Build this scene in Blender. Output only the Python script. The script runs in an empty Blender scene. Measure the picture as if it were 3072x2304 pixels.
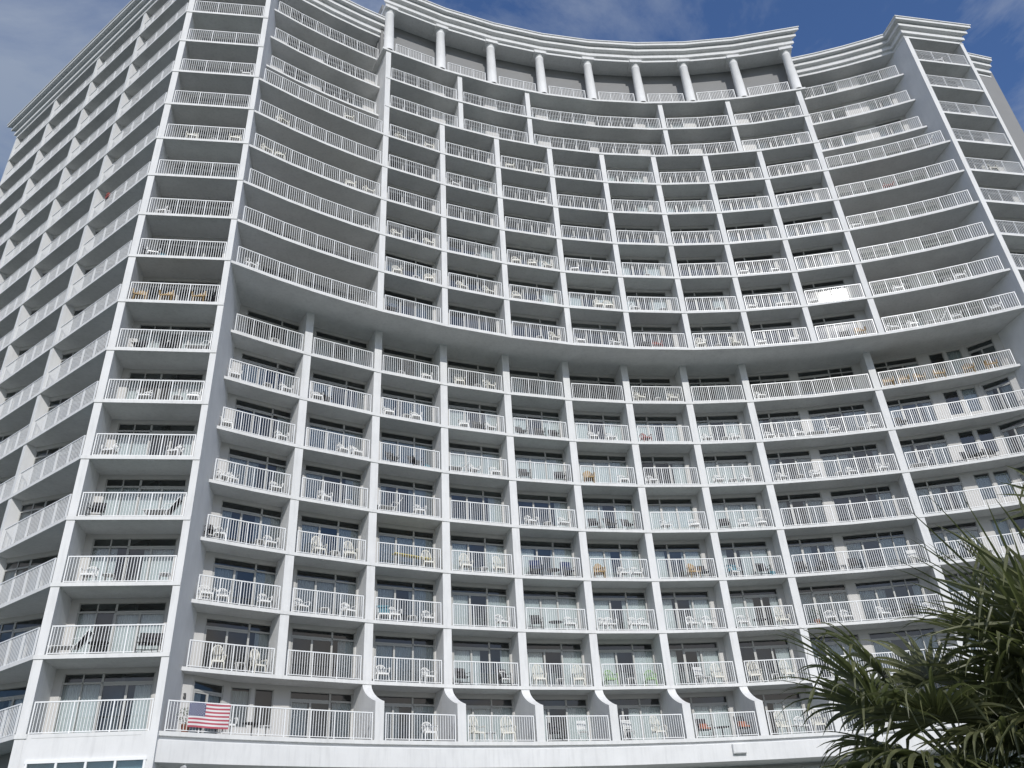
import bpy, math, random
from math import sin, cos, radians, pi, hypot, atan2, degrees
from mathutils import Vector, Matrix
random.seed(7)
S = bpy.context.scene
COL = S.collection

# ---------------------------------------------------------------- camera
cam = bpy.data.cameras.new('camera'); camo = bpy.data.objects.new('camera', cam); COL.objects.link(camo)
cam.sensor_width = 36; cam.lens = 29.525; cam.clip_start = 0.1; cam.clip_end = 6000
CAMZ = 1.6
PIT, ROL = 0.5476074, 0.0639081     # 31.3756 deg up, 3.6617 deg roll
_r0 = Vector((1, 0, 0)); _u0 = Vector((0, -sin(PIT), cos(PIT))); _f = Vector((0, cos(PIT), sin(PIT)))
_r = _r0*cos(ROL) - _u0*sin(ROL); _u = _r0*sin(ROL) + _u0*cos(ROL)
camo.matrix_world = Matrix(((_r.x, _u.x, -_f.x, 0), (_r.y, _u.y, -_f.y, 0), (_r.z, _u.z, -_f.z, CAMZ), (0, 0, 0, 1)))
S.camera = camo
S.render.resolution_x, S.render.resolution_y = 1024, 768
# ---------------------------------------------------------------- light
SUN_AZ, SUN_EL = 167.5, 32.9        # azimuth clockwise from +Y
w = bpy.data.worlds.new('World'); S.world = w; w.use_nodes = True
nt = w.node_tree; nt.nodes.clear()
def N(t, typ, **k):
    n = t.nodes.new(typ)
    for a, v in k.items(): setattr(n, a, v)
    return n
out = N(nt, 'ShaderNodeOutputWorld'); bg = N(nt, 'ShaderNodeBackground'); sky = N(nt, 'ShaderNodeTexSky')
sky.sky_type = 'NISHITA'; sky.sun_disc = False; sky.sun_elevation = radians(SUN_EL); sky.sun_rotation = radians(SUN_AZ)
sky.air_density = 1.3; sky.dust_density = 0.6; sky.ozone_density = 2.0
tc = N(nt, 'ShaderNodeTexCoord'); mp = N(nt, 'ShaderNodeMapping'); mp.inputs['Scale'].default_value = (1.0, 1.0, 2.2)
mp.inputs['Rotation'].default_value = (0.2, 0.1, 0.5); mp.inputs['Location'].default_value = (0.35, 0.0, 0.0)
nz = N(nt, 'ShaderNodeTexNoise'); nz.inputs['Scale'].default_value = 2.1; nz.inputs['Detail'].default_value = 9; nz.inputs['Roughness'].default_value = 0.60
nz.inputs['Distortion'].default_value = 0.35
rp = N(nt, 'ShaderNodeValToRGB'); rp.color_ramp.elements[0].position = 0.42; rp.color_ramp.elements[1].position = 0.60
rp.color_ramp.elements[0].color = (0.0, 0.0, 0.0, 1); rp.color_ramp.elements[1].color = (0.92, 0.92, 0.92, 1)
mx = N(nt, 'ShaderNodeMix'); mx.data_type = 'RGBA'
mx.inputs[7].default_value = (2.05, 2.25, 2.75, 1)
L = nt.links.new
L(tc.outputs['Generated'], mp.inputs[0]); L(mp.outputs[0], nz.inputs[0]); L(nz.outputs[0], rp.inputs[0])
_sd = (sin(radians(SUN_AZ))*cos(radians(SUN_EL)), cos(radians(SUN_AZ))*cos(radians(SUN_EL)), sin(radians(SUN_EL)))
dp = N(nt, 'ShaderNodeVectorMath', operation='DOT_PRODUCT'); dp.inputs[1].default_value = _sd; L(tc.outputs['Generated'], dp.inputs[0])
br = N(nt, 'ShaderNodeMapRange'); br.inputs['From Min'].default_value = -0.35; br.inputs['From Max'].default_value = 1.0
br.inputs['To Min'].default_value = 1.0; br.inputs['To Max'].default_value = 4.2; L(dp.outputs['Value'], br.inputs[0])   # clouds glow towards the sun
cc = N(nt, 'ShaderNodeVectorMath', operation='SCALE'); L(br.outputs[0], cc.inputs['Scale'])
cm = N(nt, 'ShaderNodeMix'); cm.data_type = 'RGBA'; cm.inputs[6].default_value = (1.66, 2.12, 2.92, 1); cm.inputs[7].default_value = (1.75, 1.62, 1.5, 1)
b2 = N(nt, 'ShaderNodeMapRange'); b2.inputs['From Min'].default_value = -0.3; b2.inputs['From Max'].default_value = 0.55; L(dp.outputs['Value'], b2.inputs[0]); L(b2.outputs[0], cm.inputs[0]); L(cm.outputs[2], cc.inputs[0])
tn = N(nt, 'ShaderNodeMix'); tn.data_type = 'RGBA'; tn.blend_type = 'MULTIPLY'; tn.inputs[0].default_value = 1; tn.inputs[7].default_value = (0.58, 0.74, 1.05, 1)
L(sky.outputs[0], tn.inputs[6]); L(tn.outputs[2], mx.inputs[6]); L(cc.outputs[0], mx.inputs[7]); L(rp.outputs[0], mx.inputs[0]); L(mx.outputs[2], bg.inputs[0]); L(bg.outputs[0], out.inputs[0])
bg.inputs[1].default_value = 0.15
sl = bpy.data.lights.new('sun', 'SUN'); slo = bpy.data.objects.new('sun', sl); COL.objects.link(slo)
sl.energy = 3.75; sl.angle = radians(0.5); sl.color = (1.0, 0.975, 0.94)
sd = Vector((sin(radians(SUN_AZ))*cos(radians(SUN_EL)), cos(radians(SUN_AZ))*cos(radians(SUN_EL)), sin(radians(SUN_EL))))
slo.rotation_euler = sd.to_track_quat('Z', 'Y').to_euler()
slo.location = (0, -20, 40)
S.view_settings.view_transform = 'Standard'; S.view_settings.look = 'None'; S.view_settings.exposure = -0.36; S.view_settings.gamma = 1
S.render.engine = 'CYCLES'
try:
    S.cycles.max_bounces = 8; S.cycles.transparent_max_bounces = 16; S.cycles.sample_clamp_indirect = 6
except Exception: pass

# ---------------------------------------------------------------- materials
def mat(name, col, rough=0.7, bump=0.0, scale=30, var=0.0, vscale=1.5, metal=0.0, spec=0.4, streak=0.0):
    m = bpy.data.materials.new(name); m.use_nodes = True; t = m.node_tree; b = t.nodes['Principled BSDF']
    b.inputs['Base Color'].default_value = (*col, 1); b.inputs['Roughness'].default_value = rough
    b.inputs['Metallic'].default_value = metal
    b.inputs['Specular IOR Level'].default_value = spec
    g = N(t, 'ShaderNodeNewGeometry')
    if bump:
        n = N(t, 'ShaderNodeTexNoise'); n.inputs['Scale'].default_value = scale; n.inputs['Detail'].default_value = 4
        t.links.new(g.outputs['Position'], n.inputs[0])
        bp = N(t, 'ShaderNodeBump'); bp.inputs['Strength'].default_value = bump; bp.inputs['Distance'].default_value = 0.02
        t.links.new(n.outputs[0], bp.inputs['Height']); t.links.new(bp.outputs[0], b.inputs['Normal'])
    if var or streak:
        n = N(t, 'ShaderNodeTexNoise'); n.inputs['Scale'].default_value = vscale; n.inputs['Detail'].default_value = 6; n.inputs['Roughness'].default_value = 0.6
        t.links.new(g.outputs['Position'], n.inputs[0])
        r = N(t, 'ShaderNodeMapRange'); r.inputs['From Min'].default_value = 0.3; r.inputs['From Max'].default_value = 0.7
        r.inputs['To Min'].default_value = 1 - var; r.inputs['To Max'].default_value = 1 + var*0.4
        t.links.new(n.outputs[0], r.inputs[0])
        last = r.outputs[0]
        if streak:   # faint rain-dirt runs: noise squeezed along z
            mpp = N(t, 'ShaderNodeMapping'); mpp.inputs['Scale'].default_value = (3.0, 3.0, 0.35)
            n2 = N(t, 'ShaderNodeTexNoise'); n2.inputs['Scale'].default_value = 2.2; n2.inputs['Detail'].default_value = 5
            t.links.new(g.outputs['Position'], mpp.inputs[0]); t.links.new(mpp.outputs[0], n2.inputs[0])
            r2 = N(t, 'ShaderNodeMapRange'); r2.inputs['From Min'].default_value = 0.48; r2.inputs['From Max'].default_value = 0.75
            r2.inputs['To Min'].default_value = 1.0; r2.inputs['To Max'].default_value = 1 - streak
            t.links.new(n2.outputs[0], r2.inputs[0])
            mm = N(t, 'ShaderNodeMath', operation='MULTIPLY'); t.links.new(last, mm.inputs[0]); t.links.new(r2.outputs[0], mm.inputs[1]); last = mm.outputs[0]
        mxx = N(t, 'ShaderNodeMix'); mxx.data_type = 'RGBA'; mxx.blend_type = 'MULTIPLY'; mxx.inputs[0].default_value = 1
        mxx.inputs[6].default_value = (*col, 1); t.links.new(last, mxx.inputs[7])
        t.links.new(mxx.outputs[2], b.inputs['Base Color'])
    return m
M_WALL = mat('white_stucco', (0.76, 0.765, 0.76), 0.85, 0.25, 60, 0.07, 0.9, streak=0.10)
M_SLAB = mat('white_concrete', (0.76, 0.765, 0.755), 0.8, 0.15, 40, 0.08, 1.2, streak=0.10)
M_FLOOR = mat('balcony_floor_concrete', (0.26, 0.255, 0.245), 0.9, 0.2, 30, 0.1, 1.0)
M_GREY = mat('pale_grey_stucco', (0.75, 0.76, 0.77), 0.85, 0.4, 60, 0.06, 1.1, streak=0.04)
M_BACK = mat('offwhite_stucco', (0.60, 0.59, 0.57), 0.85, 0.3, 60, 0.04, 1.0)
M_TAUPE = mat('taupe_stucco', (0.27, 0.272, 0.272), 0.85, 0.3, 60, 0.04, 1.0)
M_RAIL = mat('white_aluminium', (0.86, 0.87, 0.87), 0.35, spec=0.5)
M_FRAME = mat('window_frame_aluminium', (0.46, 0.46, 0.44), 0.45, spec=0.5)
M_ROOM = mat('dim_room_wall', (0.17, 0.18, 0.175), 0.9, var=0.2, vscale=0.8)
M_PLASTIC = mat('white_plastic', (0.8, 0.8, 0.78), 0.4, spec=0.5)
M_CREAM = mat('cream_plastic', (0.72, 0.70, 0.62), 0.45, spec=0.5)
M_DARK = mat('dark_sling_fabric', (0.035, 0.033, 0.035), 0.8)
M_NAVY = mat('navy_towel', (0.02, 0.035, 0.11), 0.95, 0.4, 90)
M_WICKER = mat('tan_wicker', (0.42, 0.30, 0.16), 0.7, 0.6, 80, 0.25, 20)
M_ORANGE = mat('orange_cushion', (0.42, 0.15, 0.08), 0.9, 0.2, 60)
M_GREEN = mat('lime_green_plastic', (0.24, 0.42, 0.16), 0.45)
M_TEAL = mat('teal_towel', (0.09, 0.24, 0.30), 0.95, 0.4, 90)
M_YELLOW = mat('yellow_foam', (0.62, 0.52, 0.14), 0.8)
M_RED = mat('red_cloth', (0.32, 0.09, 0.08), 0.9)
M_BLACK = mat('black_metal', (0.02, 0.02, 0.022), 0.45, spec=0.5)
def glass_mat():
    m = bpy.data.materials.new('tinted_glass'); m.use_nodes = True; t = m.node_tree; t.nodes.clear()
    o = N(t, 'ShaderNodeOutputMaterial'); tr = N(t, 'ShaderNodeBsdfTransparent'); gl = N(t, 'ShaderNodeBsdfGlossy'); mi = N(t, 'ShaderNodeMixShader')
    tr.inputs[0].default_value = (0.73, 0.80, 0.82, 1); gl.inputs["Roughness"].default_value = 0.035; gl.inputs[0].default_value = (1, 1, 1, 1)
    f = N(t, 'ShaderNodeFresnel'); f.inputs[0].default_value = 1.75
    t.links.new(f.outputs[0], mi.inputs[0]); t.links.new(tr.outputs[0], mi.inputs[1]); t.links.new(gl.outputs[0], mi.inputs[2]); t.links.new(mi.outputs[0], o.inputs[0])
    return m
M_GLASS = glass_mat()
def curtain_mat():
    m = mat('sheer_curtain', (0.78, 0.77, 0.75), 0.9)
    t = m.node_tree; b = t.nodes['Principled BSDF']
    return m
M_CURT = curtain_mat()

# ---------------------------------------------------------------- mesh helpers
class MB:
    def __init__(s, topm=None): s.v = []; s.f = []; s.m = []; s.topm = topm   # topm: material slot for upward faces
    def quad(s, pts, mi=0):
        n = len(s.v); s.v += [tuple(p) for p in pts]; s.f.append(tuple(range(n, n+len(pts)))); s.m.append(mi)
    def prism(s, poly, z0, z1, mi=0, top=True, bot=True):
        n = len(s.v); k = len(poly)
        a = sum(poly[i][0]*poly[(i+1) % k][1]-poly[(i+1) % k][0]*poly[i][1] for i in range(k))
        if a < 0: poly = poly[::-1]
        s.v += [(p[0], p[1], z0) for p in poly] + [(p[0], p[1], z1) for p in poly]
        for i in range(k):
            j = (i+1) % k; s.f.append((n+i, n+j, n+k+j, n+k+i)); s.m.append(mi)
        if top: s.f.append(tuple(range(n+k, n+2*k))); s.m.append(mi if s.topm is None else s.topm)
        if bot: s.f.append(tuple(range(n+k-1, n-1, -1))); s.m.append(mi)
    def bar(s, a, b, wd, z0, z1, mi=0, side=0.0):
        """box along the plan segment a-b, wd wide (centred, or shifted by side)"""
        dx, dy = b[0]-a[0], b[1]-a[1]; l = hypot(dx, dy) or 1; nx, ny = -dy/l, dx/l
        o0, o1 = side-wd/2, side+wd/2
        s.prism([(a[0]+nx*o0, a[1]+ny*o0), (b[0]+nx*o0, b[1]+ny*o0), (b[0]+nx*o1, b[1]+ny*o1), (a[0]+nx*o1, a[1]+ny*o1)], z0, z1, mi)
    def tube(s, pts, r, n=6, mi=0, cap=True):
        """tube through 3-d points; r a number or one radius per point"""
        rs = r if isinstance(r, (list, tuple)) else [r]*len(pts); base = len(s.v); P = [Vector(p) for p in pts]
        for i, p in enumerate(P):
            d = (P[min(i+1, len(P)-1)]-P[max(i-1, 0)]).normalized()
            a = d.orthogonal().normalized() if i == 0 else (a - d*a.dot(d)).normalized()
            b = d.cross(a)
            for j in range(n):
                th = 2*pi*j/n; s.v.append(tuple(p+(a*cos(th)+b*sin(th))*rs[i]))
        for i in range(len(P)-1):
            for j in range(n):
                k = (j+1) % n; s.f.append((base+i*n+j, base+i*n+k, base+(i+1)*n+k, base+(i+1)*n+j)); s.m.append(mi)
        if cap:
            s.f.append(tuple(base+j for j in range(n-1, -1, -1))); s.m.append(mi)
            e = base+(len(P)-1)*n; s.f.append(tuple(e+j for j in range(n))); s.m.append(mi)
    def box(s, x0, x1, y0, y1, z0, z1, mi=0): s.prism([(x0, y0), (x1, y0), (x1, y1), (x0, y1)], z0, z1, mi)
    def strip(s, fr, bk, z0, z1, mi=0):
        """slab between a front and a back polyline, built as quads"""
        n = len(s.v); k = len(fr)
        for f_, b_ in zip(fr, bk): s.v += [(*f_, z0), (*b_, z0), (*f_, z1), (*b_, z1)]
        for i in range(k-1):
            a, b = n+4*i, n+4*i+4
            s.f += [(a, a+1, b+1, b), (a+2, b+2, b+3, a+3), (a, b, b+2, a+2), (a+1, a+3, b+3, b+1)]; s.m += [mi, mi if s.topm is None else s.topm, mi, mi]
        e = n+4*(k-1); s.f += [(n, n+2, n+3, n+1), (e, e+1, e+3, e+2)]; s.m += [mi]*2
    def build(s, name, mats, parent=None, smooth=False):
        me = bpy.data.meshes.new(name); me.from_pydata(s.v, [], s.f)
        mats = mats if isinstance(mats, (list, tuple)) else [mats]
        for m in mats: me.materials.append(m)
        if len(mats) > 1: me.polygons.foreach_set('material_index', s.m)
        if smooth: me.polygons.foreach_set('use_smooth', [True]*len(me.polygons))
        me.update()
        o = bpy.data.objects.new(name, me); COL.objects.link(o)
        if parent is not None: o.parent = parent
        return o
def tag(o, label=None, cat=None, group=None, kind=None):
    for k, v in (('label', label), ('category', cat), ('group', group), ('kind', kind)):
        if v: o[k] = v
    return o
def empty(name, loc=(0, 0, 0), rz=0.0):
    o = bpy.data.objects.new(name, None); COL.objects.link(o); o.location = loc; o.rotation_euler = (0, 0, rz); o.empty_display_size = 0.2
    return o
def copy_tree(o, parent=None):
    c = o.copy(); COL.objects.link(c); c.parent = parent
    for ch in o.children: copy_tree(ch, c)
    return c

# ---------------------------------------------------------------- plan of the tower (all lengths in storeys, one storey = H metres)
H = 2.75
def Z(k): return CAMZ + (3.0718 + (k-2))*H           # underside of the slab of level k
FT = 0.056*H                                         # slab thickness
CX, CY = 5.6436*H, -0.4374*H
def PO(a, r):                                        # polar about the centre of the concave front; a in degrees, r in storeys
    return (CX + r*H*sin(radians(a)), CY + r*H*cos(radians(a)))
A = (-6.653*H, 11.341*H); B = (-4.930*H, 11.626*H); K = (11.156*H, 14.702*H); M = (12.653*H, 15.005*H)
F = [(-8.376*H, 12.535*H), (-10.064*H, 13.712*H), (-11.77*H, 14.912*H), (-13.444*H, 16.114*H)]
def sub(a, b): return (a[0]-b[0], a[1]-b[1])
def add(a, b, t=1.0): return (a[0]+b[0]*t, a[1]+b[1]*t)
def unit(a): l = hypot(*a); return (a[0]/l, a[1]/l)
dAB = unit(sub(B, A)); nAB = (-dAB[1], dAB[0])       # inward normal of the left end face
dKM = unit(sub(M, K)); nKM = (-dKM[1], dKM[0])
dAF = unit(sub(F[3], A)); nAF = (-dAF[1], dAF[0])
if nAF[1] < 0: nAF = (-nAF[0], -nAF[1])              # inward
KL = add(K, dKM, -0.13*H); MR = add(M, dKM, 0.10*H)
def wall_hit(P, n, R):                               # where the return wall (from P along n) meets the circle R
    px, py = P[0]-CX, P[1]-CY; b = px*n[0]+py*n[1]; c = px*px+py*py-(R*H)**2
    t = -b+math.sqrt(b*b-c); return add(P, n, t)
RU, RL, RS, R1 = 16.08, 16.73, 16.45, 16.10          # front radii: upper storeys, lower storeys, set-back sides, first level
DEP = 0.44                                           # balcony depth
UP = [-30.29, -25.3, -20.3, -15.37, -10.47, -5.62, -0.78, 4.18, 9.33]
LO = [-34.42, -29.48, -24.63, -19.84, -15.15, -10.45, -5.77, -1.08, 8.51]
PENT = [-30.29, -23.53, -16.99, -3.96, 2.58, 9.33]
LEFTA = [-37.9, -35.4, -32.9]; RIGHTA = [11.85, 14.35, 16.9]

tower = empty('hotel_tower', (0, 45, 0))
tag(tower, 'white curved high-rise hotel filling the frame, with rows of railed balconies and a top colonnade', 'building')
tower.location = (0, 0, 0)

def arc(a0, a1, R, mids, wl=None, wr=None):
    pts = [wall_hit(B, nAB, R) if a0 is None else PO(a0, R)]
    pts += [PO(a, R) for a in mids if (a0 is None or a > a0+0.05) and (a1 is None or a < a1-0.05)]
    pts.append(wall_hit(KL, nKM, R) if a1 is None else PO(a1, R)); return pts
def ring(a0, a1, Rf, Rb, mids):
    g0 = a0 if a0 is not None else -39.3; g1 = a1 if a1 is not None else 18.4
    mm = [a for a in mids if g0+0.05 < a < g1-0.05]
    return arc(a0, a1, Rf, mm), arc(a0, a1, Rb, mm)
IN = 1.25   # how far slabs reach inwards, in storeys
UPM = LEFTA+UP+RIGHTA; LOM = [-37.2]+LO[:-1]+[3.7, 8.51, 11.2, 13.9, 16.5]

# ---- floor slabs, one part per level
WL_END = add(A, dAF, 8.38*H)
for k in range(1, 18):
    m = MB(topm=1); z0, z1 = Z(k), Z(k)+FT
    # left wing: a little proud of the piers
    a_ = add(A, nAB, -0.035); b_ = add(B, nAB, -0.035)
    side = unit((nAF[0], nAF[1])); aF = add(A, nAF, -0.035); eF = add(WL_END, nAF, -0.035)
    # corner = intersection of the two offset lines
    def isect(p, d, q, e):
        det = d[0]*(-e[1])+e[0]*d[1]; t = ((q[0]-p[0])*(-e[1])+e[0]*(q[1]-p[1]))/det; return add(p, d, t)
    cor = isect(a_, dAB, aF, dAF)
    if k > 1:
        m.prism([cor, add(b_, dAB, -0.005), add(B, nAB, IN*H+0.3), add(add(A, nAB, IN*H+1.2), dAB, 0.6), add(eF, nAF, IN*H), eF], z0, z1)
    else:
        m.prism([cor, add(cor, dAB, 0.14*H), add(add(A, nAF, IN*H), dAB, 0.14*H), add(eF, nAF, IN*H), eF], z0, z1)
        m.prism([add(A, dAB, 0.2*H), add(B, dAB, -0.2*H), add(add(B, dAB, -0.2*H), nAB, IN*H), add(add(A, dAB, 0.2*H), nAB, IN*H)], z0+0.01, z1-0.012)
    # concave front
    if k == 1: m.strip(*ring(None, None, R1, R1+1.6, UPM), z0, z1)
    elif k <= 8: m.strip(*ring(None, None, RL, RL+DEP+0.9, LOM), z0, z1)
    elif k <= 14: m.strip(*ring(None, None, RU, RU+DEP+1.1, UPM), z0, z1)
    else:
        m.strip(*ring(None, -30.78 if k < 17 else -31.15, RS, RS+DEP+0.8, UPM), z0, z1)
        m.strip(*ring(9.37 if k < 17 else 9.84, None, RS, RS+DEP+0.8, UPM), z0, z1)
        if k < 17: m.strip(*ring(-30.70, 9.35, RU, RU+DEP+0.9, UP), z0, z1)
        else: m.strip(*ring(-31.1, 9.81, RU-0.02, RU+DEP+0.9, UP), z0, z1+0.02)
    # right wing: slabs held between the piers
    m.prism([add(K, nKM, 0.02), add(M, nKM, 0.02), add(M, nKM, IN*H), add(K, nKM, IN*H)], z0, z1)
    m.build('floor_slab', [M_SLAB, M_FLOOR], tower)
# roofs
m = MB(); z0 = Z(17.92)
m.prism([cor, add(b_, dAB, -0.005), wall_hit(B, nAB, RS), add(B, nAB, 3*H), add(eF, nAF, 3*H), eF], z0, z0+0.3)
m.strip(*ring(None, -30.5, RS, RS+3, UPM), z0-0.01, z0+0.29)
m.strip(*ring(9.4, None, RS, RS+3, UPM), z0-0.01, z0+0.29)
m.prism([KL, MR, add(MR, nKM, 3*H), add(KL, nKM, 3*H)], z0+0.004, z0+0.3)
m.strip(*ring(-31.0, 9.8, RU, RU+3, UP), Z(18.72), Z(18.72)+0.3)
m.build('roof_slab', M_SLAB, tower)

# ---- cornices: stepped profile swept along the roof edge
def offset_path(path, off):
    """offset to the camera side (right-hand side of travel)"""
    res = []
    for i, p in enumerate(path):
        ds = []
        if i: ds.append(unit(sub(p, path[i-1])))
        if i < len(path)-1: ds.append(unit(sub(path[i+1], p)))
        ns = [(d[1], -d[0]) for d in ds]
        if len(ns) == 1: res.append(add(p, ns[0], off))
        else:
            s = (ns[0][0]+ns[1][0], ns[0][1]+ns[1][1]); q = (s[0]**2+s[1]**2)/2
            res.append((p[0]+s[0]*off/q, p[1]+s[1]*off/q))
    return res
def sweep(mb, path, prof, ext0=False, ext1=False):
    rings = [offset_path(path, o) for o, z in prof]; n = len(path); base = len(mb.v)
    if ext0 or ext1:
        for (o, z), r in zip(prof, rings):
            if ext0: d = unit(sub(path[0], path[1])); r[0] = add(r[0], d, o)
            if ext1: d = unit(sub(path[-1], path[-2])); r[-1] = add(r[-1], d, o)
    for (o, z), r in zip(prof, rings): mb.v += [(p[0], p[1], z) for p in r]
    for j in range(len(prof)-1):
        for i in range(n-1):
            mb.f.append((base+j*n+i, base+j*n+i+1, base+(j+1)*n+i+1, base+(j+1)*n+i)); mb.m.append(0)
    mb.f.append(tuple(base+j*n for j in range(len(prof)))); mb.m.append(0)
    mb.f.append(tuple(base+j*n+n-1 for j in range(len(prof)-1, -1, -1))); mb.m.append(0)
PROF = [(-0.3, 0.0), (0.01, 0.0), (0.01, 0.055), (-0.02, 0.065), (-0.02, 0.115), (0.065, 0.12), (0.065, 0.215), (0.045, 0.225), (0.045, 0.285), (0.15, 0.295),
        (0.15, 0.385), (0.125, 0.395), (0.125, 0.425), (0.24, 0.435), (0.24, 0.515), (0.262, 0.52), (0.262, 0.55), (-0.3, 0.56), (-0.3, 0.0)]
def prof(zb): return [(o*H, Z(zb)+z*H) for o, z in PROF]
m = MB(); sweep(m, [WL_END, A, B, wall_hit(B, nAB, RS)] + [PO(a, RS) for a in LEFTA+[-30.5]], prof(17.90), ext0=True); m.build('cornice', M_WALL, tower)
m = MB(); sweep(m, [PO(a, RS) for a in [9.5]+RIGHTA] + [wall_hit(KL, nKM, RS), KL, MR], prof(17.90), ext1=True); m.build('cornice', M_WALL, tower)
m = MB(); P2 = [(o, z) for o, z in prof(18.70)]; sweep(m, [PO(a, RU) for a in [-31.0]+UP[1:-1]+[9.9]], P2, ext0=True, ext1=True); m.build('cornice', M_WALL, tower)
# parapet above
# ---- partition walls between balconies (fins)
def fin(ar, Rf, Rb, wdt, z0, z1, mat_=M_WALL):
    da = degrees(wdt/Rf); m = MB()
    m.prism([PO(ar-da, Rf), PO(ar, Rf), PO(ar, Rb), PO(ar-da*Rf/Rb, Rb)], z0, z1); return m.build('partition_wall', mat_, tower)
EPS = 0.011
fz = 0.004
fin(UP[0], RU+EPS, RS+DEP+0.1, 0.13, Z(9)+fz, Z(17)+0.05); fin(UP[8], RU+EPS, RS+DEP+0.1, 0.13, Z(9)+fz, Z(17)+0.05)
for a in UP[1:8]: fin(a, RU+EPS, RU+DEP+0.05, 0.125, Z(9)+fz, Z(15)+0.05)
for a in PENT[1:5]: fin(a, RU+EPS, RU+DEP+0.05, 0.12, Z(15)+fz, Z(17)+0.05)
def low_fin(a, i):
    # lower stacks; at the first level the fin flares out with a scroll
    R0, Rb, wdt = RL+EPS, RL+DEP+0.05, 0.15; da = degrees(wdt/R0)
    bot = Z(2)+fz
    m = MB(); m.prism([PO(a-da, R0), PO(a, R0), PO(a, Rb), PO(a-da*R0/Rb, Rb)], bot, Z(9)+0.05)
    if i == 0: return m.build('partition_wall', M_WALL, tower)
    if i == -1:
        m.prism([PO(a-da, R1+EPS), PO(a, R1+EPS), PO(a, Rb), PO(a-da*R0/Rb, Rb)], Z(1)+0.02, Z(1.62)); m.prism([PO(a-da, R0), PO(a, R0), PO(a, Rb), PO(a-da*R0/Rb, Rb)], Z(1.62), bot)
        return m.build('partition_wall', M_WALL, tower)
    # side profile (radius, level): quarter curve from the slab of level 2 out to the first-level front
    pr = [(R1+EPS, 1.01), (R1+EPS, 1.625), (R1+EPS+0.03, 1.632)]
    for t in range(1, 15):
        q_ = 1-(1-t/14)**1.7; pr.append((R1+EPS+0.03+(R0-R1-EPS-0.03)*q_, 1.632+0.368*(0.50*q_+0.50*(1-math.sqrt(max(0, 1-q_*q_))))))
    pr.append((R0, 2.004)); pr += [(Rb, 2.004), (Rb, 1.01)]
    n = len(m.v); k = len(pr)
    for s_ in (0, 1):
        for R, l in pr:
            aa = a - (degrees(wdt/R0) if s_ == 0 else 0); m.v.append((*PO(aa, R), Z(l)))
    for q in range(k):
        r = (q+1) % k; m.f.append((n+q, n+r, n+k+r, n+k+q)); m.m.append(0)
    m.f.append(tuple(range(n+k-1, n-1, -1))); m.m.append(0); m.f.append(tuple(range(n+k, n+2*k))); m.m.append(0)
    return m.build('partition_wall', M_WALL, tower)
for i, a in enumerate(LO): low_fin(a, i)
# left wing piers and fins
def pier(P, d, n, x0, x1, y0, y1, z0, z1, mt=M_WALL, name='partition_wall'):
    o = lambda x, y: add(add(P, d, x*H), n, y*H)
    m = MB(); m.prism([o(x0, y0), o(x1, y0), o(x1, y1), o(x0, y1)], z0, z1); return m.build(name, mt, tower)
# corner pier A: pentagon between both faces
m = MB(); m.prism([A, add(A, dAB, 0.121*H), add(add(A, dAB, 0.121*H), nAB, 0.70*H), add(A, nAB, 0.70*H)], Z(1)-0.2, Z(17.92)+0.05); m.build('partition_wall', M_WALL, tower)
# return wall beside bay AB, in grey stucco, and white front strip
m = MB()
def o_(x, y): return add(add(B, dAB, x*H), nAB, y*H)
m.prism([o_(-0.104, 0.0), o_(0.0, 0.0), o_(0.0, 0.004), o_(-0.104, 0.004)], 0.0, Z(17.92)+0.05); m.build('pier_strip', M_WALL, tower)
m = MB(); m.prism([o_(-0.100, 0.005), o_(-0.001, 0.005), o_(-0.001, 2.6), o_(-0.100, 2.6)], 0.0, Z(17.92)+0.05); m.build('side_wall', M_GREY, tower)
def k_(x, y): return add(add(K, dKM, x*H), nKM, y*H)
m = MB(); m.prism([k_(-0.128, 0.005), k_(-0.002, 0.005), k_(-0.002, 2.6), k_(-0.128, 2.6)], 0.0, Z(17.92)+0.05); m.build('side_wall', M_GREY, tower)
m = MB(); m.prism([k_(-0.13, -0.01), k_(0, -0.01), k_(0, 0.004), k_(-0.13, 0.004)], 0.0, Z(17.92)+0.05); m.build('pier_strip', M_WALL, tower)
mx0 = M and sub(M, K); LKM = hypot(*mx0)/H
m = MB(); m.prism([k_(LKM, -0.01), k_(LKM+0.10, -0.01), k_(LKM+0.10, 2.6), k_(LKM, 2.6)], 0.0, Z(17.92)+0.05); m.build('partition_wall', M_WALL, tower)
LS = [0.0] + [hypot(*sub(f_, A))/H for f_ in F]
for s_ in LS[1:]:
    pier(A, dAF, nAF, s_, s_+0.10, 0.0, 0.68, Z(1)-0.1, Z(17.92)+0.05)
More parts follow.
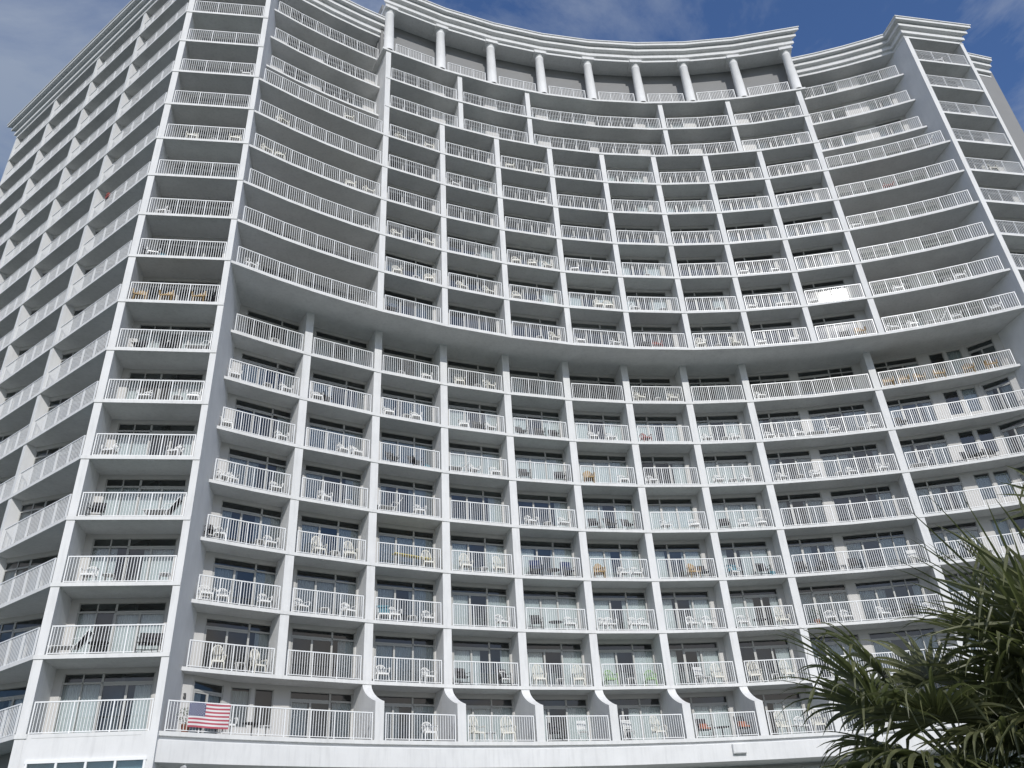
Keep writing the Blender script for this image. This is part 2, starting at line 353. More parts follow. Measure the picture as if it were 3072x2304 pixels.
# ---- back walls + windows -----------------------------------------------------
units = []     # collected window units: (level, origin, dx, dy, x0, x1, kind)
railings = []  # (level, list of plan points, open_start, open_end)
BAY = {}       # name -> (origin, dx, dy, width)
def frame(Pa, Pb):
    d = unit(sub(Pb, Pa)); n = (-d[1], d[0]); return Pa, d, n, hypot(*sub(Pb, Pa))
wallmb = {}; WING = ['concave']
def back(level, Pa, Pb, opens, mt=M_BACK, thick=0.12, ztop=None, head=0.928):
    """window wall of one storey between plan points Pa, Pb (given on its outer face); opens = [(x0,x1,kind)] in storeys"""
    d = unit(sub(Pb, Pa)); n = (-d[1], d[0]); Lh = hypot(*sub(Pb, Pa)); m = wallmb.setdefault((level, WING[0]), (MB(), mt))[0]
    z0, z1 = Z(level)+FT, (Z(level+1) if ztop is None else ztop); zt = Z(level+head)
    x = 0.0
    for a, b, kind in opens:
        a, b = a*H, b*H; zb = z0
        if kind == 'fixed': zb = z0+0.28*H
        if a > x+0.005: m.bar(add(Pa, d, x), add(Pa, d, a), thick, z0-0.02, z1+0.02, side=thick/2)
        m.bar(add(Pa, d, a), add(Pa, d, b), thick, zt, z1+0.02, side=thick/2)
        if zb > z0: m.bar(add(Pa, d, a), add(Pa, d, b), thick, z0-0.02, zb, side=thick/2)
        units.append((level, add(Pa, d, a), d, n, b-a, kind, zb, zt)); x = b
    if x < Lh-0.005: m.bar(add(Pa, d, x), Pb, thick, z0-0.02, z1+0.02, side=thick/2)
UT = {'L': lambda W: (W-0.17-1.11, W-0.17, 'doorL'), 'R': lambda W: (0.03, 1.13, 'doorR')}
def bay(level, aL, aR, Rf, kinds, wf, left_open=False, right_open=False, name=None, mids=(), Rrail=None):
    """concave bay between fin right edges aL and aR"""
    Rb = Rf+DEP
    pa = wall_hit(B, nAB, Rf) if aL is None else PO(aL, Rf); pb = wall_hit(KL, nKM, Rf) if aR is None else PO(aR-degrees(wf/Rf), Rf)
    return pa, pb
# single bays, lower storeys 2-8
def chordback(level, aL, aR, Rb, opens): back(level, PO(aL, Rb), PO(aR, Rb), opens)
def rail_arc(level, a0, a1, R, mids, gap0=0.03, gap1=0.03, zt=None):
    da0, da1 = degrees(gap0/R), degrees(gap1/R)
    pts = [PO(a0+da0, R+0.03)] + [PO(a, R+0.03) for a in mids if a0+da0+0.2 < a < a1-da1-0.2] + [PO(a1-da1, R+0.03)]
    railings.append((level, pts))
aWl = lambda R: (lambda p: degrees(atan2(p[0]-CX, p[1]-CY)))(wall_hit(B, nAB, R))
aWr = lambda R: (lambda p: degrees(atan2(p[0]-CX, p[1]-CY)))(wall_hit(KL, nKM, R))
def addbay(name, aL, aR, R): BAY[name] = frame(PO(aL, R), PO(aR, R))
def right_set(k, R):   # wide right-hand bay: door unit, two fixed windows, a canted door unit by the wall
    Rb = R+DEP
    p = [PO(LO[8] if R < RU+0.9 and R > RU+0.3 else UP[8], Rb)]
    a0 = LO[8] if R == RL else UP[8]
    back(k, PO(a0, Rb), PO(12.75, Rb), [(0.03, (12.1-a0)/57.3*Rb, 'doorR')])
    back(k, PO(12.75, Rb), PO(15.5, Rb), [(0.06, 0.37, 'fixed'), (0.43, 0.74, 'fixed')])
    back(k, PO(15.5, Rb), PO(17.75, Rb-0.24), [(0.04, 0.585, 'door2')])
    back(k, PO(17.75, Rb-0.24), PO(aWr(Rb-0.24)+0.3, Rb-0.24), [])
def left_set(k, R, aend):
    Rb = R+DEP
    back(k, PO(aWl(Rb-0.24)-0.3, Rb-0.24), PO(-38.95, Rb-0.24), [])
    back(k, PO(-38.95, Rb-0.24), PO(-36.75, Rb), [(0.04, 0.585, 'door2')])
    back(k, PO(-36.75, Rb), PO(-34.2, Rb), [(0.02, 0.33, 'fixed'), (0.39, 0.70, 'fixed')])
    W = radians(aend+34.2)*Rb
    back(k, PO(-34.2, Rb), PO(aend, Rb), [(W-0.17-1.05, W-0.17, 'doorL')] if W > 1.25 else [(0.05, W-0.15, 'doorL')])
for k in range(1, 9):
    R = RL; Rb = R+DEP; Rr = R if k > 1 else R1
    a0 = aWl(Rr)
    if k > 1:
        W = radians(LO[0]-aWl(Rb))*Rb
        back(k, PO(aWl(Rb)-0.2, Rb), PO(LO[0], Rb), [(W+0.06-0.09-1.115, W+0.06-0.09, 'doorL')])
        rail_arc(k, a0, LO[0]-degrees(0.15/R), R, [-37.2], gap0=0.07)
        for i in range(0, 7):
            Wb = radians(LO[i+1]-LO[i])*Rb
            back(k, PO(LO[i], Rb), PO(LO[i+1], Rb), [UT['L' if i < 5 else 'R'](Wb if i < 5 else 0)])
            rail_arc(k, LO[i], LO[i+1]-degrees(0.15/R), R, [])
    else:
        left_set(1, RL, LO[1])
        rail_arc(1, a0, LO[1]-degrees(0.15/R), Rr, [-37.6, -34.9, -32.2], gap0=0.07)
        for i in range(1, 7):
            Wb = radians(LO[i+1]-LO[i])*Rb
            back(k, PO(LO[i], Rb), PO(LO[i+1], Rb), [UT['L' if i < 5 else 'R'](Wb if i < 5 else 0)])
            rail_arc(k, LO[i], LO[i+1]-degrees(0.15/R), Rr, [])
    # double bay
    back(k, PO(LO[7], Rb), PO(3.15, Rb), [(0.03, 1.10, 'doorR')])
    back(k, PO(3.15, Rb), PO(LO[8], Rb), [(0.02, 1.27, 'door4')])
    rail_arc(k, LO[7], LO[8]-degrees(0.15/R), Rr, [3.7])
    right_set(k, RL)
    rail_arc(k, LO[8], aWr(Rr), Rr, [11.2, 13.9, 16.5], gap1=0.07)
for k in range(9, 17):
    R = RU; Rb = R+DEP; top = k >= 15
    if not top:
        Rw = RS+0.50; WING[0] = 'left'
        back(k, PO(aWl(Rw)-0.3, Rw), PO(-36.0, Rw), [(0.45, 1.1, 'door2')]); back(k, PO(-36.0, Rw), PO(UP[0], Rw), [(0.25, 1.35, 'doorL')])
        WING[0] = 'right'; back(k, PO(UP[8], Rw), PO(14.6, Rw), [(0.1, 1.2, 'doorR')]); back(k, PO(14.6, Rw), PO(aWr(Rw)+0.3, Rw), [(0.2, 0.85, 'door2')]); WING[0] = 'concave'
        rail_arc(k, aWl(R), UP[0]-degrees(0.13/R), R, LEFTA, gap0=0.10)
        rail_arc(k, UP[8], aWr(R), R, RIGHTA, gap1=0.10)
        for i in range(8):
            Wb = radians(UP[i+1]-UP[i])*Rb
            back(k, PO(UP[i], Rb), PO(UP[i+1], Rb), [UT['L' if i < 4 else 'R'](Wb if i < 4 else 0)])
            rail_arc(k, UP[i], UP[i+1]-degrees(0.125/R), R, [])
    else:
        for i in range(8):
            Wb = radians(UP[i+1]-UP[i])*Rb
            back(k, PO(UP[i], Rb), PO(UP[i+1], Rb), [UT['L' if i < 4 else 'R'](Wb if i < 4 else 0)])
        for i in range(5):
            rail_arc(k, PENT[i], PENT[i+1]-degrees(0.125/R), R, UP)
WING[0] = 'penthouse'
for k in (15, 16, 17):
    zt = Z(17.92) if k == 17 else None
    Rb = RS+DEP
    for a, b, o in ((aWl(Rb)-0.3, -36.2, [(0.35, 1.0, 'door2')]), (-36.2, UP[0], [(0.25, 1.35, 'doorL')]), (UP[8], 14.6, [(0.1, 1.2, 'doorR')]), (14.6, aWr(Rb)+0.3, [(0.2, 0.85, 'door2')])):
        WING[0] = 'left' if a < 0 else 'right'; back(k, PO(a, Rb), PO(b, Rb), o, ztop=zt)
    rail_arc(k, aWl(RS), UP[0]-degrees(0.13/RS)-0.15, RS, LEFTA, gap0=0.10)
    rail_arc(k, UP[8]+0.35, aWr(RS), RS, RIGHTA, gap1=0.10)
# left end bay A-B, side bays, right bay K-M
LAB = hypot(*sub(B, A))/H
for k in range(1, 18):
    zt = Z(17.92) if k == 17 else None
    DA = 0.56; pa, pb = add(add(A, dAB, 0.0), nAB, DA*H), add(B, nAB, DA*H)
    WING[0] = 'endbay'; back(k, add(pa, dAB, 0.02*H), add(pb, dAB, -0.1*H), [(0.216, 1.441, 'door2w')], ztop=zt, head=0.932)
    o = lambda x, y: add(add(A, dAB, x*H), nAB, y*H)
    railings.append((k, [o(0.135, 0.03), o(LAB-0.118, 0.03)]))
    for i in range(4):
        WING[0] = 'side'
        o = lambda x, y: add(add(A, dAF, x*H), nAF, y*H)
        x0, x1 = LS[i]+(0.10), LS[i+1]
        # travel direction must keep the inward normal on the left: from far end to near end
        xm, dm = x1-1.12, 0.62
        back(k, o(x1+0.01, 0.17), o(xm, dm), [(0.012, 1.12, 'door2w')], ztop=zt, head=0.93)
        back(k, o(xm, dm), o(x0-0.02 if i else 0.5, dm), [(0.12, 0.42, 'fixed')], ztop=zt)
        if i == 0: back(k, o(0.5, dm), add(add(A, nAB, 0.5*H), dAB, 0.03*H), [], ztop=zt)
        railings.append((k, [o(x1-0.02, 0.03), o(x0+0.02 if i else 0.10, 0.03)]))
    if k >= 3:
        WING[0] = 'rightbay'; back(k, k_(0, DEP), k_(LKM, DEP), [(0.2, 1.35, 'door2w')], ztop=zt)
        railings.append((k, [k_(0.02, 0.03), k_(LKM-0.02, 0.03)]))
for (k, nm), (mb, mt) in wallmb.items(): mb.build('back_wall', mt, tower)
# rooms behind the glass: one dim wall ring per wing
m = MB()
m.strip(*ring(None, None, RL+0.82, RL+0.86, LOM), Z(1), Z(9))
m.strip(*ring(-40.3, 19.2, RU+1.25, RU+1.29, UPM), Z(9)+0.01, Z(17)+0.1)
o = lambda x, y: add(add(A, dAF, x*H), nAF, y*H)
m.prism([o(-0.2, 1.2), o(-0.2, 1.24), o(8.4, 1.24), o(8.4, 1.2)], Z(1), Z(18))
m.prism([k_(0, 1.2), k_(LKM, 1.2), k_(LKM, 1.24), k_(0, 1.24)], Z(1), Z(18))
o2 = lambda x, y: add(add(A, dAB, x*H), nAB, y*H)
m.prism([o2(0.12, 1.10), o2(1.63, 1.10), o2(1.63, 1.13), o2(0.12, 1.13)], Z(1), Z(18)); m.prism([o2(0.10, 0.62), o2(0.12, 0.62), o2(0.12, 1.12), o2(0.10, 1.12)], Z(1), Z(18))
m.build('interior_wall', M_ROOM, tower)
# end wall of left wing
o = lambda x, y: add(add(A, dAF, x*H), nAF, y*H)
m = MB(); m.prism([o(8.40, 0.02), o(8.42+0.02, 0.02), o(8.44, 3.0), o(8.40, 3.0)], 0, Z(17.92)); m.build('end_wall', M_WALL, tower)
# ---- first level band, base walls
m = MB(); m.strip(*ring(None, None, R1-0.0, R1+1.5, UPM), Z(0.675), Z(0.945)); m.build('base_band', M_WALL, tower)
m = MB(); m.strip(*ring(None, None, R1+0.05, R1+1.4, UPM), Z(0.945), Z(1)+0.01)
m.build('band_recess', M_GREY, tower)
m = MB(); m.strip(*ring(None, None, R1+0.75, R1+0.85, UPM), 0, Z(0.68)); m.build('ground_floor_wall', M_BACK, tower)
for i in range(26):
    a = -38.5+i*2.2; m = MB(); p, q = PO(a, R1+0.72), PO(a+1.95, R1+0.72); d = unit(sub(q, p)); w_ = hypot(*sub(q, p))
    m.bar(p, q, 0.10, Z(0.60), Z(0.63)); m.bar(p, q, 0.10, Z(0.1), Z(0.13))
    m.bar(p, add(p, d, 0.07), 0.10, Z(0.13), Z(0.60)); m.bar(add(q, d, -0.07), q, 0.10, Z(0.13), Z(0.60))
    fr = m.build('window', M_FRAME, tower); g_ = MB(); g_.bar(add(p, d, 0.07), add(q, d, -0.07), 0.03, Z(0.13), Z(0.60)); g_.build('pane', M_GLASS, fr)
# A-B base wall with a four-pane window
def ab(x, y): return add(add(A, dAB, x*H), nAB, y*H)
m = MB()
X0, X1, ZT, ZB = 0.207, 1.645, Z(0.72), Z(0.05)
m.prism([ab(0.0, 0.004), ab(LAB-0.104, 0.004), ab(LAB-0.104, 0.10), ab(0.03, 0.10)], ZT, Z(1)+FT-0.01)
m.prism([ab(0.0, 0.004), ab(X0, 0.004), ab(X0, 0.10), ab(0.03, 0.10)], 0, ZT)
m.prism([ab(X1, 0.004), ab(LAB-0.104, 0.004), ab(LAB-0.104, 0.10), ab(X1, 0.10)], 0, ZT)
m.prism([ab(X0, 0.004), ab(X1, 0.004), ab(X1, 0.10), ab(X0, 0.10)], 0, ZB)
m.build('base_wall', M_WALL, tower)
m = MB(); o = ab
m.bar(ab(X0-0.02, 0.0), ab(X1+0.02, 0.0), 0.10, ZT-0.06, ZT+0.04)
m.bar(ab(X0-0.02, 0.0), ab(X1+0.02, 0.0), 0.10, ZB-0.02, ZB+0.06)
for j in range(5):
    x = X0+0.005+(X1-X0-0.01)*j/4; m.bar(ab(x-0.014, 0.0), ab(x+0.014, 0.0), 0.09, ZB+0.06, ZT-0.06)
fr = m.build('window', M_RAIL, tower)
m = MB(); m.bar(ab(X0, 0.015), ab(X1, 0.015), 0.02, ZB, ZT); m.build('pane', M_GLASS, fr)
m = MB(); m.bar(ab(X0, 0.09), ab(X1, 0.09), 0.02, ZB, ZT); m.build('blind', mat('pale_blind', (0.45, 0.55, 0.58), 0.8), fr)
o = lambda x, y: add(add(A, dAF, x*H), nAF, y*H)
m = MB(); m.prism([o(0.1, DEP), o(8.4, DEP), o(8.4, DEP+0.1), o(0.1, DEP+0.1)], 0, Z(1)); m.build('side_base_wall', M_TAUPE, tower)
m = MB(); m.prism([A, add(A, dAB, 0.12*H), add(add(A, dAB, 0.12*H), nAB, DEP*H), add(A, nAF, DEP*H)], 0, Z(1)-0.2); m.build('corner_pier', M_WALL, tower)
# ---- colonnade
RC = RU+0.10
for i, a in enumerate(UP):
    m = MB(); c = PO(a-0.15, RC); zb, zt = Z(17)+FT+0.02, Z(18.72); r0, r1 = 0.128*H, 0.112*H
    prf = [(r0+0.05, zb), (r0+0.05, zb+0.10), (r0, zb+0.14), (r0, zb+1.5), (r1, zt-0.62), (r1+0.02, zt-0.58), (r1+0.02, zt-0.52), (r1, zt-0.48), (r1, zt-0.34), (r1+0.10, zt-0.20)]
    n = 28
    for r, z in prf:
        for j in range(n): m.v.append((c[0]+r*cos(2*pi*j/n), c[1]+r*sin(2*pi*j/n), z))
    for q in range(len(prf)-1):
        for j in range(n):
            j2 = (j+1) % n; m.f.append((q*n+j, q*n+j2, (q+1)*n+j2, (q+1)*n+j)); m.m.append(0)
    col = m.build('column', M_WALL, tower, smooth=True)
    m = MB(); dt = radians(a); hw = r1+0.16
    u = (cos(dt), -sin(dt)); v = (sin(dt), cos(dt))
    q = [add(add(c, u, sx*hw), v, sy*hw) for sx, sy in ((-1, -1), (1, -1), (1, 1), (-1, 1))]
    m.prism(q, zt-0.20, zt+0.06); m.build('capital', M_WALL, col)
# colonnade back wall (shadowed by the entablature), return walls
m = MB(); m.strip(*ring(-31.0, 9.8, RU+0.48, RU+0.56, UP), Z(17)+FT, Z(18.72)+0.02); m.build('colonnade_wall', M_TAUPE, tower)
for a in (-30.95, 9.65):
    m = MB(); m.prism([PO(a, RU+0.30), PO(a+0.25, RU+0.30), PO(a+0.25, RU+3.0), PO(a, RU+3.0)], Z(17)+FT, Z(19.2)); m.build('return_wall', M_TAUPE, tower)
for i in range(8): rail_arc(17, UP[i]+0.35, UP[i+1]-0.75, RU+0.02, [])
# ---- far block behind the right wing
d2 = unit((sin(radians(62)), -cos(radians(62))*-0.1+0.0)) if False else (cos(radians(28)), sin(radians(28)))
fb0 = (13.2*H, 15.95*H); fbL = 1.02*H
d2 = unit(sub((14.05*H, 16.2*H), fb0)); n2 = (-d2[1], d2[0]); fb1 = add(fb0, d2, fbL)
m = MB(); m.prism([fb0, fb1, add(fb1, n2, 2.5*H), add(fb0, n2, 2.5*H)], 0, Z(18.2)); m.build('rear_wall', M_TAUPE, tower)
m = MB(); sweep(m, [fb0, add(fb1, d2, -0.12*H)], prof(17.90)); m.build('cornice', M_WALL, tower)

# ---- railings
def level_end(pts): return len(pts) == 2 and 3.6 < hypot(*sub(pts[1], pts[0])) < 4.4 and (hypot(pts[0][0]-A[0], pts[0][1]-A[1]) < 1.2 or hypot(pts[0][0]-K[0], pts[0][1]-K[1]) < 1.2)
def railing_mesh(m, level, pts, pitch=0.118, post_sp=1.06):
    zf = Z(level)+FT; zt = Z(level+0.458); zb = zf+0.055
    if level == 1 and len(pts) == 2 and pts[0][1] < 12.1*H and pts[0][0] < 0: zf = Z(1.055); zt = Z(1.46); zb = zf+0.03
    for i in range(len(pts)-1):
        a, b = pts[i], pts[i+1]; L_ = hypot(*sub(b, a)); d = unit(sub(b, a))
        m.bar(a, b, 0.055, zt-0.045, zt); m.bar(a, b, 0.03, zb, zb+0.03)
        npan = max(1, round(L_/(1.35 if level_end(pts) else post_sp))); pl = L_/npan
        for j in range(npan+1):
            x = j*pl; x = min(max(x, 0.022), L_-0.022)
            p = add(a, d, x)
            if not (j == 0 and i > 0): m.bar(add(p, d, -0.022), add(p, d, 0.022), 0.044, zf-0.01, zt-0.045)
            if j < npan:
                nb = max(2, round(pl/pitch))
                for q in range(1, nb):
                    c = add(a, d, j*pl+pl*q/nb); h = 0.0105
                    m.prism([add(c, d, -h), add(add(c, d, 0), (d[1], -d[0]), h), add(c, d, h), add(c, (-d[1], d[0]), h)] if False else
                            [(c[0]-h*d[0]-h*d[1], c[1]-h*d[1]+h*d[0]), (c[0]-h*d[0]+h*d[1], c[1]-h*d[1]-h*d[0]), (c[0]+h*d[0]+h*d[1], c[1]+h*d[1]-h*d[0]), (c[0]+h*d[0]-h*d[1], c[1]+h*d[1]+h*d[0])],
                            zb+0.03, zt-0.045, top=False, bot=False)
def seen(p):   # rough distance used to rank how large a part shows
    return hypot(p[0], p[1])
inview = []
def in_frame(p, z):
    v = Vector((p[0], p[1], z-CAMZ)); d = v.dot(_f)
    if d <= 0.1: return False
    x, y = v.dot(_r)/d*2519.43, v.dot(_u)/d*2519.43
    return abs(x) < 1536 and abs(y) < 1152
def rank_key(pts, level):
    cx_ = sum(p[0] for p in pts)/len(pts); cy_ = sum(p[1] for p in pts)/len(pts); z = Z(level+0.25)
    ok = any(in_frame(p, z) for p in pts) or in_frame((cx_, cy_), z)
    L_ = sum(hypot(*sub(pts[i+1], pts[i])) for i in range(len(pts)-1))
    D = math.sqrt(cx_**2+cy_**2+z*z)
    face = 1.0 if cx_ > A[0] else 0.45
    return (0 if ok else 1, -L_*face/(D*D))
railings.sort(key=lambda r: rank_key(r[1], r[0]))
rest = MB()
for i, (k, pts) in enumerate(railings):
    if i < 99 and rank_key(pts, k)[0] == 0:
        m = MB(); railing_mesh(m, k, pts); m.build('railing', M_RAIL, tower)
    else: railing_mesh(rest, k, pts)
tag(rest.build('railing', M_RAIL, tower), kind='stuff')
# ---- windows
def unit_mesh(u, fm, pm, cm, rnd):
    level, P, d, n, W, kind, zb, zt = u
    g = lambda x, y: add(add(P, d, x), n, y)
    y0, y1 = 0.03, 0.10
    def vb(x, z0, z1, w_=0.055): fm.prism([g(x-w_/2, y0), g(x+w_/2, y0), g(x+w_/2, y1), g(x-w_/2, y1)], z0, z1)
    def hb(x0, x1, z0, z1): fm.prism([g(x0, y0), g(x1, y0), g(x1, y1), g(x0, y1)], z0, z1)
    hb(0, W, zt-0.032, zt+0.002); hb(0, W, zb-0.002, zb+0.06); vb(0.027, zb, zt); vb(W-0.027, zb, zt)
    ztr0, ztr1 = Z(level+0.785), Z(level+0.812)
    def glass(x0, x1, z0, z1, y=0.07):
        pm.quad([(*g(x0, y), z0), (*g(x1, y), z0), (*g(x1, y), z1), (*g(x0, y), z1)])
    glass(0.05, W-0.05, zb+0.05, zt-0.028)
    if kind != 'fixed':
        hb(0.054, W-0.054, ztr0, ztr1)
        if kind == 'doorL': sp = W*0.635; door = (0.05, sp); win = [(sp, W-0.05)]
        elif kind == 'doorR': sp = W*0.36; door = (sp, W-0.05); win = [(0.05, sp)]
        elif kind == 'door2': sp = None; door = (0.05, W-0.05); win = []
        elif kind == 'door4': sp = W*0.565; door = (0.05, sp); win = [(sp, sp+(W-sp)/2), (sp+(W-sp)/2, W-0.05)]
        else: sp = W*0.43; door = (sp, W-0.05); win = [(0.05, sp/2), (sp/2, sp)]
        if sp: vb(sp, zb, zt, 0.085)
        for a_, b_ in win:
            if a_ > 0.06: vb(a_, zb, zt, 0.05) if a_ != sp else None
        md = (door[0]+door[1])/2; vb(md, zb, ztr0, 0.09)
        fm.prism([g(door[0], 0.045), g(door[1], 0.045), g(door[1], 0.085), g(door[0], 0.085)], ztr0-0.07, ztr0-0.001)
        fm.prism([g(door[0], 0.045), g(door[1], 0.045), g(door[1], 0.085), g(door[0], 0.085)], zb+0.058, zb+0.13)
        vb(door[0]+0.035 if kind != 'doorR' else door[0]+0.06, zb, ztr0, 0.045)
    # curtains: pleated sheets behind the glass
    def curtain(x0, x1, z0, z1, y):
        nn = max(4, int((x1-x0)/0.055)); pts = [g(x0+(x1-x0)*i/nn, y+(0.022 if i % 2 else -0.022)*(0.7+0.6*rnd.random())) for i in range(nn+1)]
        for i in range(nn):
            cm.quad([(*pts[i], z0), (*pts[i+1], z0), (*pts[i+1], z1), (*pts[i], z1)])
    zc = Z(level+0.80) if kind != 'fixed' else zt
    r = rnd.random(); z0 = zb+0.05
    if level >= 8: r = 0.72+0.75*r
    elif level >= 7 and r < 0.5: r += 0.3
    if kind == 'fixed':
        if r < 0.8: curtain(0, W, zb, zt-0.12 if r < 0.5 else zt, 0.17)
    else:
        if r < 0.24: curtain(0.02, W-0.02, z0, zc, 0.17)
        elif r < 0.66:
            c = W*(0.30+0.4*rnd.random()); wd = W*(0.18+0.26*rnd.random()); curtain(0.02, c-wd/2, z0, zc, 0.17); curtain(c+wd/2, W-0.02, z0, zc, 0.17)
        elif r < 0.9: curtain(0.02, W*0.3, z0, zc, 0.17); curtain(W*0.62, W-0.02, z0, zc, 0.17)
        elif r < 1.02: curtain(W*0.74, W-0.02, z0, zc, 0.17)
rnd = random.Random(5)
units.sort(key=lambda u: (0 if in_frame(u[1], Z(u[0]+0.5)) or in_frame(add(u[1], u[2], u[4]), Z(u[0]+0.5)) else 1, (u[0]*H)**2+u[1][0]**2*0.3+u[1][1]**2*0.3 + (600 if u[1][0] < A[0] else 0)))
fr_, pr_, cr_ = MB(), MB(), MB()
nwin = 0
for i, u in enumerate(units):
    if nwin < 73 and in_frame(add(u[1], u[2], u[4]/2), Z(u[0]+0.8)):
        fm, pm, cm = MB(), MB(), MB(); unit_mesh(u, fm, pm, cm, rnd); nwin += 1
        fo = fm.build('window', M_FRAME, tower); pm.build('pane', M_GLASS, fo)
        if cm.f: cm.build('curtain', M_CURT, fo)
    else: unit_mesh(u, fr_, pr_, cr_, rnd)
fo = tag(fr_.build('window', M_FRAME, tower), kind='stuff'); tag(pr_.build('pane', M_GLASS, fo), kind='stuff'); tag(cr_.build('curtain', M_CURT, fo), kind='stuff')

# ---------------------------------------------------------------- ground
M_GROUND = mat('lawn_and_paving', (0.080, 0.104, 0.096), 0.9, 0.3, 8, 0.15, 0.3)
g = MB(); g.quad([(-2500, -2500, 0), (2500, -2500, 0), (2500, 2500, 0), (-2500, 2500, 0)])
tag(g.build('ground', M_GROUND), kind='structure')
